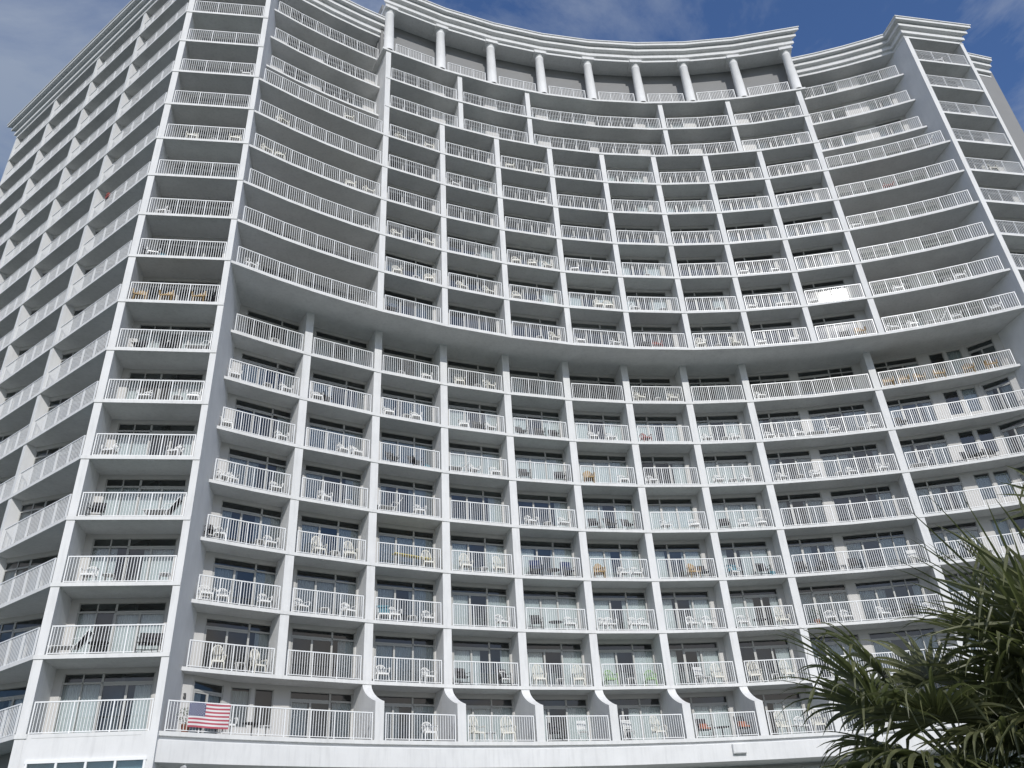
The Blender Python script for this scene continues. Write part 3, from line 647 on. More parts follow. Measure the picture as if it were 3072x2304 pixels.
# ---------------------------------------------------------------- balcony furniture
FURN = {
 ('e0', 9): [('L', -13.01, 33.1, 140), ('L', -12.95, 33.12, 140), ('T', -7.93, 36.86, 148)],
 ('e0', 11): [('T', -7.92, 36.84, 148)],
 ('e0', 12): [('H', -12.97, 33.06, 140), ('H', -12.35, 33.54, 141), ('H', -8.84, 36.13, 147), ('H', -7.86, 36.74, 148)],
 ('e0', 13): [('H', -12.4, 33.49, 141), ('T', -11.72, 34.2, 142)],
 ('e0', 14): [('H', -9.15, 35.88, 146)],
 ('e1', 9): [('D', -6.44, 37.55, 150)],
 ('e1', 10): [('H', -6.21, 37.68, 151), ('T', -5.22, 38.37, 152), ('H', -4.46, 38.61, 153)],
 ('e1', 11): [('H', -6.3, 37.65, 151), ('T', -5.35, 38.28, 152), ('H', -4.47, 38.62, 153)],
 ('e1', 12): [('T', -5.76, 38.1, 152)],
 ('e1', 14): [('H', -6.16, 37.72, 151), ('T', -5.0, 38.51, 153), ('H', -4.46, 38.61, 153)],
 ('e2', 10): [('H', -2.59, 39.53, 156), ('T', -1.74, 40.05, 157), ('H', -1.06, 40.16, 158)],
 ('e2', 11): [('T', -1.64, 40.04, 157)],
 ('e2', 13): [('L', -2.92, 39.39, 156), ('T', -1.04, 40.28, 158)],
 ('e3', 9): [('T', 1.81, 41.32, 162), ('H', 2.7, 41.47, 163)],
 ('e3', 10): [('H', 0.6, 40.8, 160), ('T', 1.91, 41.38, 162)],
 ('e3', 11): [('H', 0.71, 40.81, 161), ('H', 1.74, 41.16, 162), ('H', 2.7, 41.48, 163)],
 ('e3', 12): [('T', 2.67, 41.58, 163)],
 ('e3', 13): [('L', 2.69, 41.51, 163)],
 ('e3', 14): [('H', 0.77, 40.84, 161), ('H', 2.7, 41.49, 163)],
 ('e4', 9): [('L', 4.26, 41.95, 165), ('L', 6.39, 42.45, 168)],
 ('e4', 10): [('H', 5.67, 42.24, 167), ('H', 6.29, 42.36, 168), ('T', 6.36, 42.55, 168)],
 ('e4', 11): [('L', 4.41, 41.99, 166), ('T', 5.57, 42.34, 167), ('L', 6.38, 42.46, 168)],
 ('e4', 12): [('T', 4.61, 42.14, 166)],
 ('e4', 14): [('T', 4.23, 42.06, 165)],
 ('e5', 9): [('D', 8.24, 42.75, 171), ('R', 9.0, 42.94, 172)],
 ('e5', 10): [('L', 7.99, 42.76, 170), ('T', 9.78, 43.11, 173)],
 ('e5', 11): [('T', 9.16, 43.05, 172)],
 ('e5', 13): [('T', 7.98, 42.82, 170), ('T', 10.1, 43.15, 173)],
 ('e5', 14): [('T', 9.2, 43.01, 172)],
 ('e6', 9): [('H', 11.74, 43.2, 175), ('T', 12.81, 43.39, 177), ('H', 13.86, 43.31, 178)],
 ('e6', 10): [('T', 13.37, 43.44, 177)],
 ('e7', 9): [('L', 15.5, 43.42, 180), ('L', 17.51, 43.37, 183)],
 ('e7', 10): [('L', 15.5, 43.4, 180), ('L', 17.29, 43.38, 182), ('L', 17.72, 43.34, 183)],
 ('e7', 11): [('L', 15.5, 43.39, 180), ('T', 16.43, 43.5, 181), ('L', 17.5, 43.34, 183)],
 ('e8', 9): [('D', 20.53, 43.07, 186), ('W', 21.44, 42.94, 188)],
 ('e8', 10): [('L', 19.35, 43.24, 185)],
 ('e8', 13): [('T', 20.4, 43.23, 186)],
 ('e8', 14): [('T', 21.12, 43.13, 187)],
 ('e9', 9): [('L', 23.36, 42.69, 190), ('T', 23.96, 42.68, 191), ('L', 24.51, 42.46, 192), ('C', 25.86, 42.19, 193), ('L', 26.93, 41.91, 195), ('L', 29.05, 41.31, 198)],
 ('e9', 10): [('L', 24.46, 42.49, 192), ('T', 27.29, 41.9, 195), ('L', 27.95, 41.61, 196)],
 ('e9', 12): [('L', 23.33, 42.72, 190)],
 ('e9', 13): [('R', 26.1, 42.13, 194), ('T', 29.06, 41.36, 198)],
 ('e9', 14): [('C', 29.05, 41.31, 198)],
 ('end', 2): [('C', -17.33, 31.76, 171), ('U', -16.39, 31.98, 171), ('D', -14.63, 32.12, 171), ('D', -14.37, 32.17, 171)],
 ('end', 3): [('L', -17.19, 31.75, 171), ('T', -16.51, 31.94, 171), ('T', -14.39, 32.28, 171)],
 ('end', 4): [('D', -17.41, 31.67, 171), ('C', -14.83, 32.15, 171)],
 ('end', 5): [('T', -17.56, 31.78, 171), ('L', -17.4, 31.75, 171), ('L', -14.77, 32.18, 171)],
 ('end', 6): [('L', -16.45, 31.9, 171), ('T', -15.12, 32.19, 171), ('L', -14.38, 32.2, 171)],
 ('end', 7): [('D', -17.14, 31.73, 171), ('D', -15.82, 31.95, 171), ('C', -14.38, 32.25, 171)],
 ('end', 8): [('W', -17.54, 31.65, 171), ('W', -16.31, 31.86, 171), ('W', -14.82, 32.09, 171), ('D', -14.37, 32.16, 171)],
 ('end', 9): [('D', -17.54, 31.66, 171), ('L', -17.41, 31.75, 171), ('B', -16.94, 31.81, 171)],
 ('end', 10): [('L', -17.36, 31.75, 171)],
 ('end', 12): [('H', -16.68, 31.81, 171), ('T', -15.59, 32.12, 171), ('H', -14.42, 32.17, 171)],
 ('end', 14): [('L', -14.38, 32.24, 171)],
 ('g0', 1): [('P', -13.03, 33.13, 140), ('L', -11.81, 34.09, 142), ('U', -11.05, 34.82, 144), ('T', -10.63, 35.09, 144)],
 ('g0', 2): [('H', -12.95, 35.35, 142), ('T', -12.25, 36.08, 143), ('H', -11.58, 36.42, 144)],
 ('g0', 3): [('L', -13.65, 34.87, 141), ('L', -13.09, 35.34, 142), ('L', -11.59, 36.42, 144)],
 ('g0', 4): [('D', -13.73, 34.71, 141), ('L', -13.46, 34.99, 141), ('T', -12.0, 36.22, 144), ('L', -11.61, 36.46, 144)],
 ('g0', 5): [('L', -13.61, 34.91, 141), ('L', -13.31, 35.17, 142), ('L', -11.6, 36.44, 144)],
 ('g0', 6): [('L', -13.74, 34.8, 141), ('L', -11.59, 36.43, 144)],
 ('g0', 7): [('L', -13.69, 34.82, 141), ('T', -12.4, 35.97, 143), ('L', -11.6, 36.45, 144)],
 ('g0', 8): [('T', -12.3, 36.0, 143)],
 ('g1', 3): [('L', -10.18, 37.42, 146), ('T', -9.28, 38.12, 148), ('L', -8.28, 38.6, 149)],
 ('g1', 4): [('H', -9.64, 37.73, 147), ('T', -9.0, 38.26, 148), ('H', -8.33, 38.52, 149)],
 ('g1', 5): [('L', -9.57, 37.84, 147), ('T', -8.57, 38.54, 149)],
 ('g1', 6): [('L', -8.89, 38.26, 148), ('L', -8.27, 38.65, 149)],
 ('g1', 7): [('L', -10.19, 37.39, 146), ('D', -9.78, 37.64, 147)],
 ('g2', 1): [('L', -4.54, 38.68, 153)],
 ('g2', 2): [('L', -6.79, 39.5, 151), ('L', -4.8, 40.49, 154)],
 ('g2', 3): [('Q', -6.79, 39.5, 151), ('L', -6.33, 39.7, 152), ('T', -5.54, 40.21, 153), ('L', -4.81, 40.52, 154)],
 ('g2', 4): [('Y', -5.55, 40.12, 153), ('H', -4.79, 40.47, 154)],
 ('g2', 5): [('C', -6.65, 39.56, 151), ('L', -5.22, 40.3, 153)],
 ('g2', 6): [('D', -6.5, 39.56, 152), ('D', -5.4, 40.17, 153), ('B', -4.81, 40.52, 154)],
 ('g2', 7): [('L', -6.79, 39.5, 151), ('T', -5.93, 40.02, 153), ('L', -5.41, 40.18, 153)],
 ('g2', 8): [('T', -6.24, 39.89, 152), ('L', -4.86, 40.49, 154)],
 ('g3', 1): [('H', -2.54, 39.58, 156), ('T', -1.95, 39.99, 157), ('H', -1.17, 40.15, 158)],
 ('g3', 2): [('D', -3.23, 41.15, 156), ('D', -1.32, 41.95, 159), ('L', -1.25, 42.07, 159)],
 ('g3', 3): [('L', -1.26, 42.07, 159)],
 ('g3', 4): [('H', -2.94, 41.3, 157), ('T', -2.06, 41.85, 158), ('H', -1.28, 42.0, 159)],
 ('g3', 6): [('C', -3.25, 41.2, 156), ('L', -2.41, 41.61, 157), ('L', -1.25, 42.07, 159)],
 ('g3', 7): [('L', -2.86, 41.41, 157), ('D', -2.07, 41.67, 158), ('L', -1.41, 42.01, 159)],
 ('g3', 8): [('H', -3.04, 41.26, 156), ('T', -2.04, 41.83, 158), ('H', -1.34, 41.94, 159)],
 ('g4', 1): [('D', 0.93, 40.96, 161), ('X', 2.25, 41.42, 163)],
 ('g4', 2): [('H', 0.43, 42.62, 161), ('T', 1.42, 43.09, 162), ('H', 2.36, 43.23, 164)],
 ('g4', 3): [('D', 0.47, 42.6, 161), ('U', 1.46, 43.08, 162), ('L', 2.16, 43.22, 163), ('T', 2.32, 43.36, 164)],
 ('g4', 4): [('N', 0.63, 42.66, 161), ('U', 1.57, 43.1, 163), ('N', 2.34, 43.23, 163)],
 ('g4', 5): [('L', 0.53, 42.67, 161), ('T', 1.46, 43.12, 162), ('L', 2.34, 43.28, 164)],
 ('g4', 6): [('D', 0.37, 42.57, 161), ('D', 2.36, 43.23, 164)],
 ('g4', 7): [('D', 0.37, 42.62, 161), ('D', 1.41, 42.94, 162), ('D', 2.24, 43.22, 163)],
 ('g5', 1): [('X', 4.42, 42.05, 166), ('H', 5.83, 42.35, 167)],
 ('g5', 2): [('G', 3.98, 43.73, 166), ('T', 4.99, 44.04, 167), ('G', 6.03, 44.21, 168)],
 ('g5', 3): [('L', 3.98, 43.74, 166), ('L', 4.29, 43.83, 166), ('L', 5.56, 44.11, 168), ('L', 6.03, 44.22, 168)],
 ('g5', 4): [('W', 4.0, 43.66, 166), ('L', 5.31, 44.05, 167), ('L', 6.04, 44.19, 168)],
 ('g5', 5): [('D', 4.0, 43.67, 166), ('D', 4.97, 43.92, 167), ('D', 5.95, 44.11, 168)],
 ('g5', 6): [('W', 4.0, 43.67, 166), ('L', 6.0, 44.19, 168)],
 ('g5', 7): [('L', 4.55, 43.86, 166), ('L', 5.63, 44.14, 168)],
 ('g6', 1): [('O', 8.08, 42.82, 170), ('U', 8.95, 43.07, 172), ('O', 9.99, 43.09, 173)],
 ('g6', 2): [('X', 8.61, 44.65, 171), ('T', 8.96, 44.8, 172), ('H', 9.56, 44.73, 173)],
 ('g6', 3): [('L', 8.73, 44.69, 172), ('L', 9.58, 44.81, 173)],
 ('g6', 4): [('W', 9.2, 44.69, 172), ('D', 9.77, 44.79, 173)],
 ('g6', 5): [('L', 8.12, 44.62, 171), ('L', 9.73, 44.81, 173)],
 ('g6', 6): [('L', 7.7, 44.52, 170)],
 ('g6', 7): [('R', 7.71, 44.51, 170)],
 ('g6', 8): [('H', 7.71, 44.46, 170), ('T', 8.84, 44.77, 172), ('H', 9.77, 44.8, 173)],
 ('g7', 1): [('H', 11.93, 43.26, 175), ('T', 12.45, 43.45, 176), ('L', 12.85, 43.4, 177), ('H', 13.63, 43.35, 178)],
 ('g7', 2): [('H', 11.49, 44.96, 175), ('T', 12.51, 45.19, 176), ('H', 13.22, 45.06, 177)],
 ('g7', 3): [('L', 11.46, 45.02, 175), ('U', 12.35, 45.16, 176), ('H', 13.55, 45.11, 178)],
 ('g7', 4): [('Q', 11.46, 45.03, 175), ('D', 13.12, 45.05, 177), ('B', 13.55, 45.17, 178)],
 ('g7', 5): [('D', 11.46, 44.96, 175), ('L', 12.57, 45.12, 176), ('L', 13.55, 45.13, 178)],
 ('g7', 6): [('L', 11.65, 45.03, 175), ('T', 12.49, 45.19, 176), ('L', 13.25, 45.14, 177)],
 ('g7', 7): [('L', 11.46, 45.0, 175), ('T', 12.57, 45.21, 176), ('L', 13.13, 45.15, 177)],
 ('g8', 3): [('P', 15.4, 45.2, 180), ('L', 16.14, 45.17, 181), ('L', 16.98, 45.17, 182), ('L', 18.9, 45.05, 184), ('T', 19.79, 45.05, 185), ('D', 20.48, 44.88, 186), ('L', 21.26, 44.83, 187)],
 ('g8', 4): [('D', 15.25, 45.16, 180), ('D', 16.7, 45.14, 181), ('T', 17.53, 45.23, 182), ('D', 18.13, 45.07, 183), ('X', 21.3, 44.81, 187)],
 ('g8', 6): [('T', 15.25, 45.27, 180), ('L', 15.37, 45.18, 180), ('T', 16.46, 45.25, 181), ('L', 17.31, 45.18, 182), ('T', 18.68, 45.17, 184), ('L', 19.38, 45.05, 185), ('T', 20.4, 45.04, 186), ('L', 21.1, 44.84, 187)],
 ('g8', 7): [('L', 15.25, 45.21, 180), ('T', 15.89, 45.26, 180), ('L', 16.93, 45.14, 182), ('C', 18.22, 45.12, 183), ('L', 19.11, 45.05, 184), ('T', 20.65, 45.0, 186), ('L', 21.3, 44.83, 187)],
 ('g8', 8): [('L', 15.25, 45.18, 180)],
 ('g9', 3): [('L', 23.54, 44.49, 190), ('L', 24.3, 44.33, 191)],
 ('g9', 4): [('C', 23.15, 44.56, 189), ('D', 24.51, 44.27, 191), ('T', 25.11, 44.25, 192)],
 ('g9', 6): [('C', 23.29, 44.54, 190), ('D', 25.77, 44.0, 193), ('U', 26.43, 43.99, 194), ('D', 26.93, 43.71, 194)],
 ('g9', 7): [('D', 22.98, 44.54, 189)],
 ('g9', 8): [('W', 22.98, 44.55, 189), ('W', 23.83, 44.41, 190), ('W', 24.73, 44.24, 191), ('W', 25.81, 43.96, 193), ('W', 27.47, 43.58, 195), ('W', 28.64, 43.25, 196)],
 ('kend', 13): [('H', 32.52, 41.12, 169)],
 ('kend', 17): [('L', 32.48, 41.17, 169)],
}

def slat(m, a, b, w_, t_=0.012):
    """flat strip between 3-d points a, b; w_ wide along x"""
    m.quad([(a[0]-w_/2, a[1], a[2]), (a[0]+w_/2, a[1], a[2]), (b[0]+w_/2, b[1], b[2]), (b[0]-w_/2, b[1], b[2])])
    m.quad([(b[0]-w_/2, b[1]+t_, b[2]), (b[0]+w_/2, b[1]+t_, b[2]), (a[0]+w_/2, a[1]+t_, a[2]), (a[0]-w_/2, a[1]+t_, a[2])])
def resin_chair(P, top, matl):
    """parts of a moulded fan-back resin armchair, front towards -Y"""
    m = P('seat', matl); m.box(-0.25, 0.25, -0.26, 0.20, 0.385, 0.41); m.box(-0.25, 0.25, -0.275, -0.255, 0.34, 0.41)
    m = P('backrest', matl); zc = 0.42; hz = top-zc; n = 18
    hoop = []
    for i in range(n+1):
        th = -0.30*pi+1.6*pi*i/n; ax = cos(th-0); hoop.append(None)
    hoop = []
    for i in range(n+1):
        t_ = i/n; th = pi*(1-t_); wx = 0.285 if top > 0.95 else 0.27
        prof_ = (0.62+0.38*sin(min(1, (sin(th) if sin(th) > 0 else 0)*1.2)*pi/2)); x = wx*cos(th)*(0.78+0.30*sin(th)); z = zc+hz*(sin(th)**0.75 if sin(th) > 0 else 0); hoop.append((x, 0.20+0.16*(z-zc)/0.6, z))
    m.tube(hoop, 0.026, 6)
    for j in range(7):
        u_ = (j-3)/3.0; xt = 0.235*u_; zt_ = zc+hz*math.sqrt(max(0.05, 1-(u_*0.92)**2))-0.01; xb = 0.13*u_
        m.tube([(xb, 0.195, zc-0.02), ((xb+xt)/2+0.02*u_, 0.195+0.16*(zt_-zc)/1.2, (zc+zt_)/2), (xt, 0.20+0.16*(zt_-zc)/0.6, zt_)], 0.018, 5)
    m.tube([(-0.20, 0.215, zc+0.10), (0.20, 0.215, zc+0.10)], 0.016, 5)
    for s_ in (-1, 1):
        m = P('armrest', matl); m.tube([(s_*0.27, 0.24, zc+0.26), (s_*0.30, 0.05, zc+0.24), (s_*0.30, -0.20, zc+0.22), (s_*0.285, -0.27, zc+0.15), (s_*0.27, -0.27, zc)], [0.02, 0.026, 0.028, 0.022, 0.018], 6)
    for sx in (-1, 1):
        for sy in (-1, 1):
            m = P('leg', matl); m.tube([(sx*0.235, sy*0.22-0.02, 0.40), (sx*0.28, sy*0.26-0.02, 0.0)], [0.03, 0.02], 5)
def table_(P, matl, r=0.24, h=0.44):
    m = P('table_top', matl); pts = [(r*cos(2*pi*i/16)*(1.12 if i % 4 == 2 else 1), r*sin(2*pi*i/16)*(1.12 if i % 4 == 2 else 1)) for i in range(16)]; m.prism(pts, h-0.025, h)
    for sx in (-1, 1):
        for sy in (-1, 1):
            m = P('leg', matl); m.tube([(sx*r*0.68, sy*r*0.68, h-0.02), (sx*r*0.86, sy*r*0.86, 0)], [0.024, 0.018], 5)
def sling_chair(P, fab, fr, top=0.92):
    m = P('seat', fab)
    for i in range(4): m.quad([(-0.24, -0.24+0.11*i, 0.42-0.02*sin(i)), (0.24, -0.24+0.11*i, 0.42-0.02*sin(i)), (0.24, -0.13+0.11*i, 0.42-0.02*sin(i+1)), (-0.24, -0.13+0.11*i, 0.42-0.02*sin(i+1))])
    m = P('backrest', fab)
    for i in range(4):
        a, b = i/4, (i+1)/4; m.quad([(-0.24, 0.20+0.22*a, 0.40+(top-0.40)*a), (0.24, 0.20+0.22*a, 0.40+(top-0.40)*a), (0.24, 0.20+0.22*b, 0.40+(top-0.40)*b), (-0.24, 0.20+0.22*b, 0.40+(top-0.40)*b)])
    m = P('frame', fr)
    for s_ in (-1, 1):
        m.tube([(s_*0.26, -0.27, 0.42), (s_*0.26, 0.20, 0.40), (s_*0.26, 0.43, top+0.01)], 0.014, 6)
        m.tube([(s_*0.29, -0.30, 0.0), (s_*0.29, -0.27, 0.62), (s_*0.29, 0.10, 0.64), (s_*0.27, 0.32, 0.66)], 0.014, 6)
        m.tube([(s_*0.29, 0.30, 0.0), (s_*0.28, 0.12, 0.42)], 0.014, 6)
    m.tube([(-0.26, 0.43, top+0.01), (0.26, 0.43, top+0.01)], 0.014, 6); m.tube([(-0.29, -0.29, 0.12), (0.29, -0.29, 0.12)], 0.012, 6)
def make(kind, detail):
    """one prototype; detail=True gives separate part meshes under an Empty, False one joined mesh"""
    parts = []
    def P(name, m_):
        mb = MB(); parts.append((name, mb, m_)); return mb
    if kind == 'H': resin_chair(P, 1.20, M_CREAM)
    elif kind == 'L': resin_chair(P, 0.86, M_PLASTIC)
    elif kind == 'G': resin_chair(P, 0.92, M_GREEN)
    elif kind == 'R': resin_chair(P, 0.90, M_RED)
    elif kind == 'T': table_(P, M_PLASTIC)
    elif kind == 'D': sling_chair(P, M_DARK, M_BLACK)
    elif kind == 'N':
        sling_chair(P, M_DARK, M_BLACK, 1.0); m = P('towel', M_NAVY)
        m.box(-0.30, 0.30, 0.29, 0.33, 0.30, 1.06); m.box(-0.24, 0.24, -0.20, 0.29, 0.44, 0.465); m.box(-0.26, 0.26, 0.44, 0.47, 0.45, 1.04); m.box(-0.26, 0.26, 0.305, 0.465, 1.035, 1.06)
    elif kind == 'Q':
        resin_chair(P, 0.82, M_PLASTIC); m = P('towel', M_TEAL)
        m.box(-0.30, 0.30, 0.12, 0.16, 0.42, 0.88); m.box(-0.30, 0.30, -0.28, 0.15, 0.415, 0.45); m.box(-0.30, 0.30, 0.14, 0.36, 0.86, 0.89)
    elif kind == 'O':
        sling_chair(P, M_DARK, M_BLACK, 0.98); m = P('cushion', M_ORANGE); m.box(-0.22, 0.22, -0.24, 0.17, 0.43, 0.50); m.box(-0.21, 0.21, 0.10, 0.20, 0.50, 0.72)
    elif kind == 'W':
        m = P('seat', M_WICKER); m.box(-0.27, 0.27, -0.28, 0.22, 0.36, 0.43)
        m = P('backrest', M_WICKER); pts = []
        n = 14
        for i in range(n):
            a0_, a1_ = pi*i/n, pi*(i+1)/n
            f_ = lambda t_: (0.31*cos(t_), 0.02+0.27*sin(t_)); h_ = lambda t_: 0.66+0.42*sin(t_)**1.5
            p, q = f_(a0_), f_(a1_)
            m.quad([(p[0], p[1], 0.36), (q[0], q[1], 0.36), (q[0]*0.95, q[1]+0.10*sin(a1_), h_(a1_)), (p[0]*0.95, p[1]+0.10*sin(a0_), h_(a0_))])
        for s_ in (-1, 1): m = P('armrest', M_WICKER); m.tube([(s_*0.30, 0.10, 0.68), (s_*0.31, -0.28, 0.64), (s_*0.29, -0.28, 0.36)], 0.03, 6)
        for sx in (-1, 1):
            for sy in (-1, 1): m = P('leg', M_WICKER); m.tube([(sx*0.24, sy*0.22-0.02, 0.38), (sx*0.26, sy*0.24-0.02, 0)], 0.025, 6)
    elif kind == 'U':
        m = P('table_top', M_DARK); m.prism([(0.38*cos(2*pi*i/20), 0.27*sin(2*pi*i/20)) for i in range(20)], 0.50, 0.53)
        m = P('pedestal', M_BLACK); m.tube([(0, 0, 0.5), (0, 0, 0.04)], 0.03, 8)
        for i in range(3): m.tube([(0, 0, 0.08), (0.26*cos(i*2.1), 0.2*sin(i*2.1), 0.015)], 0.016, 5)
    elif kind == 'C':
        m = P('seat', M_PLASTIC); m.box(-0.75, 0.25, -0.26, 0.26, 0.33, 0.36)
        m = P('backrest', M_DARK); m.quad([(0.25, -0.25, 0.36), (0.25, 0.25, 0.36), (0.62, 0.25, 0.92), (0.62, -0.25, 0.92)]); m.quad([(0.62, -0.25, 0.935), (0.62, 0.25, 0.935), (0.25, 0.25, 0.375), (0.25, -0.25, 0.375)])
        m = P('frame', M_PLASTIC)
        for s_ in (-1, 1):
            m.tube([(-0.78, s_*0.28, 0.35), (0.26, s_*0.28, 0.35), (0.65, s_*0.28, 0.94)], 0.016, 6)
            for x in (-0.6, 0.2): m.tube([(x, s_*0.28, 0.35), (x-0.08, s_*0.28, 0.0)], 0.016, 6)
            m.tube([(0.45, s_*0.28, 0.62), (0.1, s_*0.30, 0.6), (0.0, s_*0.30, 0.35)], 0.014, 6)
    elif kind == 'X':
        for s_ in (-1, 1): m = P('leg', M_PLASTIC); m.tube([(s_*0.22, -0.22, 0), (s_*0.22, 0.10, 0.5), (s_*0.22, 0.22, 0.98)], 0.016, 6); m.tube([(s_*0.20, 0.24, 0), (s_*0.20, -0.20, 0.46)], 0.016, 6)
        m = P('seat', M_PLASTIC)
        for i in range(6): m.box(-0.21, 0.21, -0.20+i*0.068, -0.155+i*0.068, 0.445, 0.46)
        m = P('backrest', M_PLASTIC)
        for i in range(6): z = 0.58+i*0.07; m.box(-0.22, 0.22, 0.10+(z-0.5)*0.25-0.008, 0.10+(z-0.5)*0.25+0.008, z, z+0.045)
        for i in range(5): x = -0.17+i*0.085; m.tube([(x, 0.11, 0.56), (x, 0.215, 0.98)], 0.008, 4)
    elif kind == 'B':
        m = P('body', M_TEAL); m.prism([(0.19*cos(2*pi*i/12), 0.13*sin(2*pi*i/12)) for i in range(12)], 0.0, 0.34)
        m = P('handle', M_TEAL); m.tube([(-0.12, 0, 0.33), (-0.08, 0, 0.5), (0.08, 0, 0.5), (0.12, 0, 0.33)], 0.012, 5)
    elif kind == 'P':
        m = P('pot', mat('terracotta', (0.30, 0.12, 0.07), 0.8)); n = 12
        for a_, b_, z0_, z1_ in ((0.12, 0.17, 0, 0.28), (0.19, 0.19, 0.28, 0.33)):
            for i in range(n):
                p, q = 2*pi*i/n, 2*pi*(i+1)/n; m.quad([(a_*cos(p), a_*sin(p), z0_), (a_*cos(q), a_*sin(q), z0_), (b_*cos(q), b_*sin(q), z1_), (b_*cos(p), b_*sin(p), z1_)])
        m = P('foliage', mat('plant_leaf', (0.05, 0.09, 0.03), 0.6, var=0.3, vscale=9)); r_ = random.Random(4)
        for i in range(150):
            th, ph = r_.random()*6.28, r_.random(); d_ = Vector((cos(th)*(0.1+0.3*r_.random()), sin(th)*(0.1+0.2*r_.random()), 0.35+0.55*r_.random())); u_ = Vector((r_.uniform(-1, 1), r_.uniform(-1, 1), r_.uniform(-.5, 1))).normalized(); v_ = u_.orthogonal().normalized()
            m.quad([d_, d_+u_*0.05+v_*0.02, d_+u_*0.11, d_+u_*0.05-v_*0.02])
    elif kind == 'Y':
        m = P('table_top', M_YELLOW); m.box(-1.02, 1.02, -0.16, 0.16, 0.66, 0.70)
        for x in (-0.85, 0.75): m = P('leg', M_BLACK); m.tube([(x, -0.14, 0.66), (x+0.12, 0.1, 0)], 0.013, 5); m.tube([(x+0.12, 0.14, 0.66), (x, -0.1, 0)], 0.013, 5)
    name, cat = KN[kind][:2]
    if detail:
        root = empty(name)
        for nm, mb, m_ in parts: mb.build(nm, m_, root)
        return root
    j = MB(); mats = []
    for nm, mb, m_ in parts:
        if m_ not in mats: mats.append(m_)
        o = len(j.v); j.v += mb.v; j.f += [tuple(q+o for q in f_) for f_ in mb.f]; j.m += [mats.index(m_)]*len(mb.f)
    return j.build(name, mats)
KN = {'H': ('high_back_chair', 'chair', 'cream high-back plastic chair', 'cream high-back plastic chairs'),
      'L': ('low_back_chair', 'chair', 'white low-back plastic chair', 'white low-back plastic chairs'),
      'T': ('side_table', 'table', 'small white plastic table', 'small white balcony tables'),
      'D': ('sling_chair', 'chair', 'dark sling chair', 'dark sling chairs'),
      'N': ('sling_chair', 'chair', 'chair draped with navy towel', 'chairs draped with navy towels'),
      'Q': ('low_back_chair', 'chair', 'white chair draped with blue towel', 'chairs draped with blue towels'),
      'O': ('sling_chair', 'chair', 'dark chair with orange cushion', 'dark chairs with orange cushions'),
      'W': ('wicker_armchair', 'armchair', 'tan wicker armchair', 'tan wicker armchairs'),
      'R': ('low_back_chair', 'chair', 'red plastic chair', 'red plastic chairs'),
      'G': ('low_back_chair', 'chair', 'lime green plastic chair', 'lime green plastic chairs'),
      'U': ('pedestal_table', 'table', 'dark oval pedestal table', 'dark pedestal tables'),
      'C': ('chaise_longue', 'lounger', 'reclining chaise with raised back', 'reclining chaises'),
      'X': ('folding_chair', 'chair', 'white slatted folding chair', 'white folding chairs'),
      'B': ('beach_bag', 'bag', 'teal beach bag', 'teal beach bags'),
      'P': ('potted_plant', 'plant', 'leafy potted plant', 'potted plants on balconies'),
      'Y': ('folding_table', 'table', 'long yellow-topped folding table', None)}
ORD = ['', 'lowest', 'second', 'third', 'fourth', 'fifth', 'sixth', 'seventh', 'eighth', 'ninth', 'tenth', 'eleventh', 'twelfth', 'thirteenth', 'fourteenth', 'fifteenth', 'sixteenth', 'seventeenth']
LBAY = ['leftmost curved bay', 'second curved bay', 'third curved bay', 'fourth curved bay', 'fifth curved bay', 'sixth curved bay', 'seventh curved bay', 'eighth curved bay', 'double-width curved bay', 'far right curved bay']
UBAY = ['wide left upper bay', 'first narrow bay', 'second narrow bay', 'third narrow bay', 'fourth narrow bay', 'fifth narrow bay', 'sixth narrow bay', 'seventh narrow bay', 'eighth narrow bay', 'wide right upper bay']
POSN = {1: ['alone'], 2: ['left of two', 'right of two'], 3: ['leftmost of three', 'middle of three', 'rightmost of three'],
        4: ['leftmost of four', 'second of four', 'third of four', 'rightmost of four'],
        5: ['leftmost of five', 'second of five', 'middle of five', 'fourth of five', 'rightmost of five'],
        6: ['leftmost of six', 'second of six', 'third of six', 'fourth of six', 'fifth of six', 'rightmost of six']}
protos = {}; used = set(); rf = random.Random(11)
counts = {}
for v in FURN.values():
    for e in v: counts[e[0]] = counts.get(e[0], 0)+1
for (b, lv), items in FURN.items():
    byk = {}
    for e in items: byk.setdefault(e[0], []).append(e)
    for kd, es in byk.items():
        for i, (k_d, x, y, az) in enumerate(es):
            det = lv <= 4; key = (kd, det)
            if key not in protos: protos[key] = make(kd, det)
            if key in used: o = copy_tree(protos[key])
            else: o = protos[key]; used.add(key)
            o.location = (x, y, Z(lv)+FT+0.001)
            turn = rf.uniform(-14, 14)
            if kd == 'C': turn = 0 if i % 2 == 0 else 180
            if kd == 'C' and turn == 180: turn = 172
            o.rotation_euler = (0, 0, pi-radians(az)+radians(turn))
            s_ = rf.uniform(0.97, 1.03); o.scale = (s_, s_, s_)
            bn = 'flat left end bay' if b == 'end' else 'flat right end bay' if b == 'kend' else (LBAY if b[0] == 'g' else UBAY)[int(b[1:])]
            ps = POSN[len(es)][i]; row = 'lowest row' if lv == 1 else ORD[lv]+' row up'
            lab = f"{KN[kd][2]}, {row}, {bn}" + ('' if ps == 'alone' else ', '+ps)
            o['label'] = lab; o['category'] = KN[kd][1]
            if counts[kd] > 1 and KN[kd][3]: o['group'] = KN[kd][3]
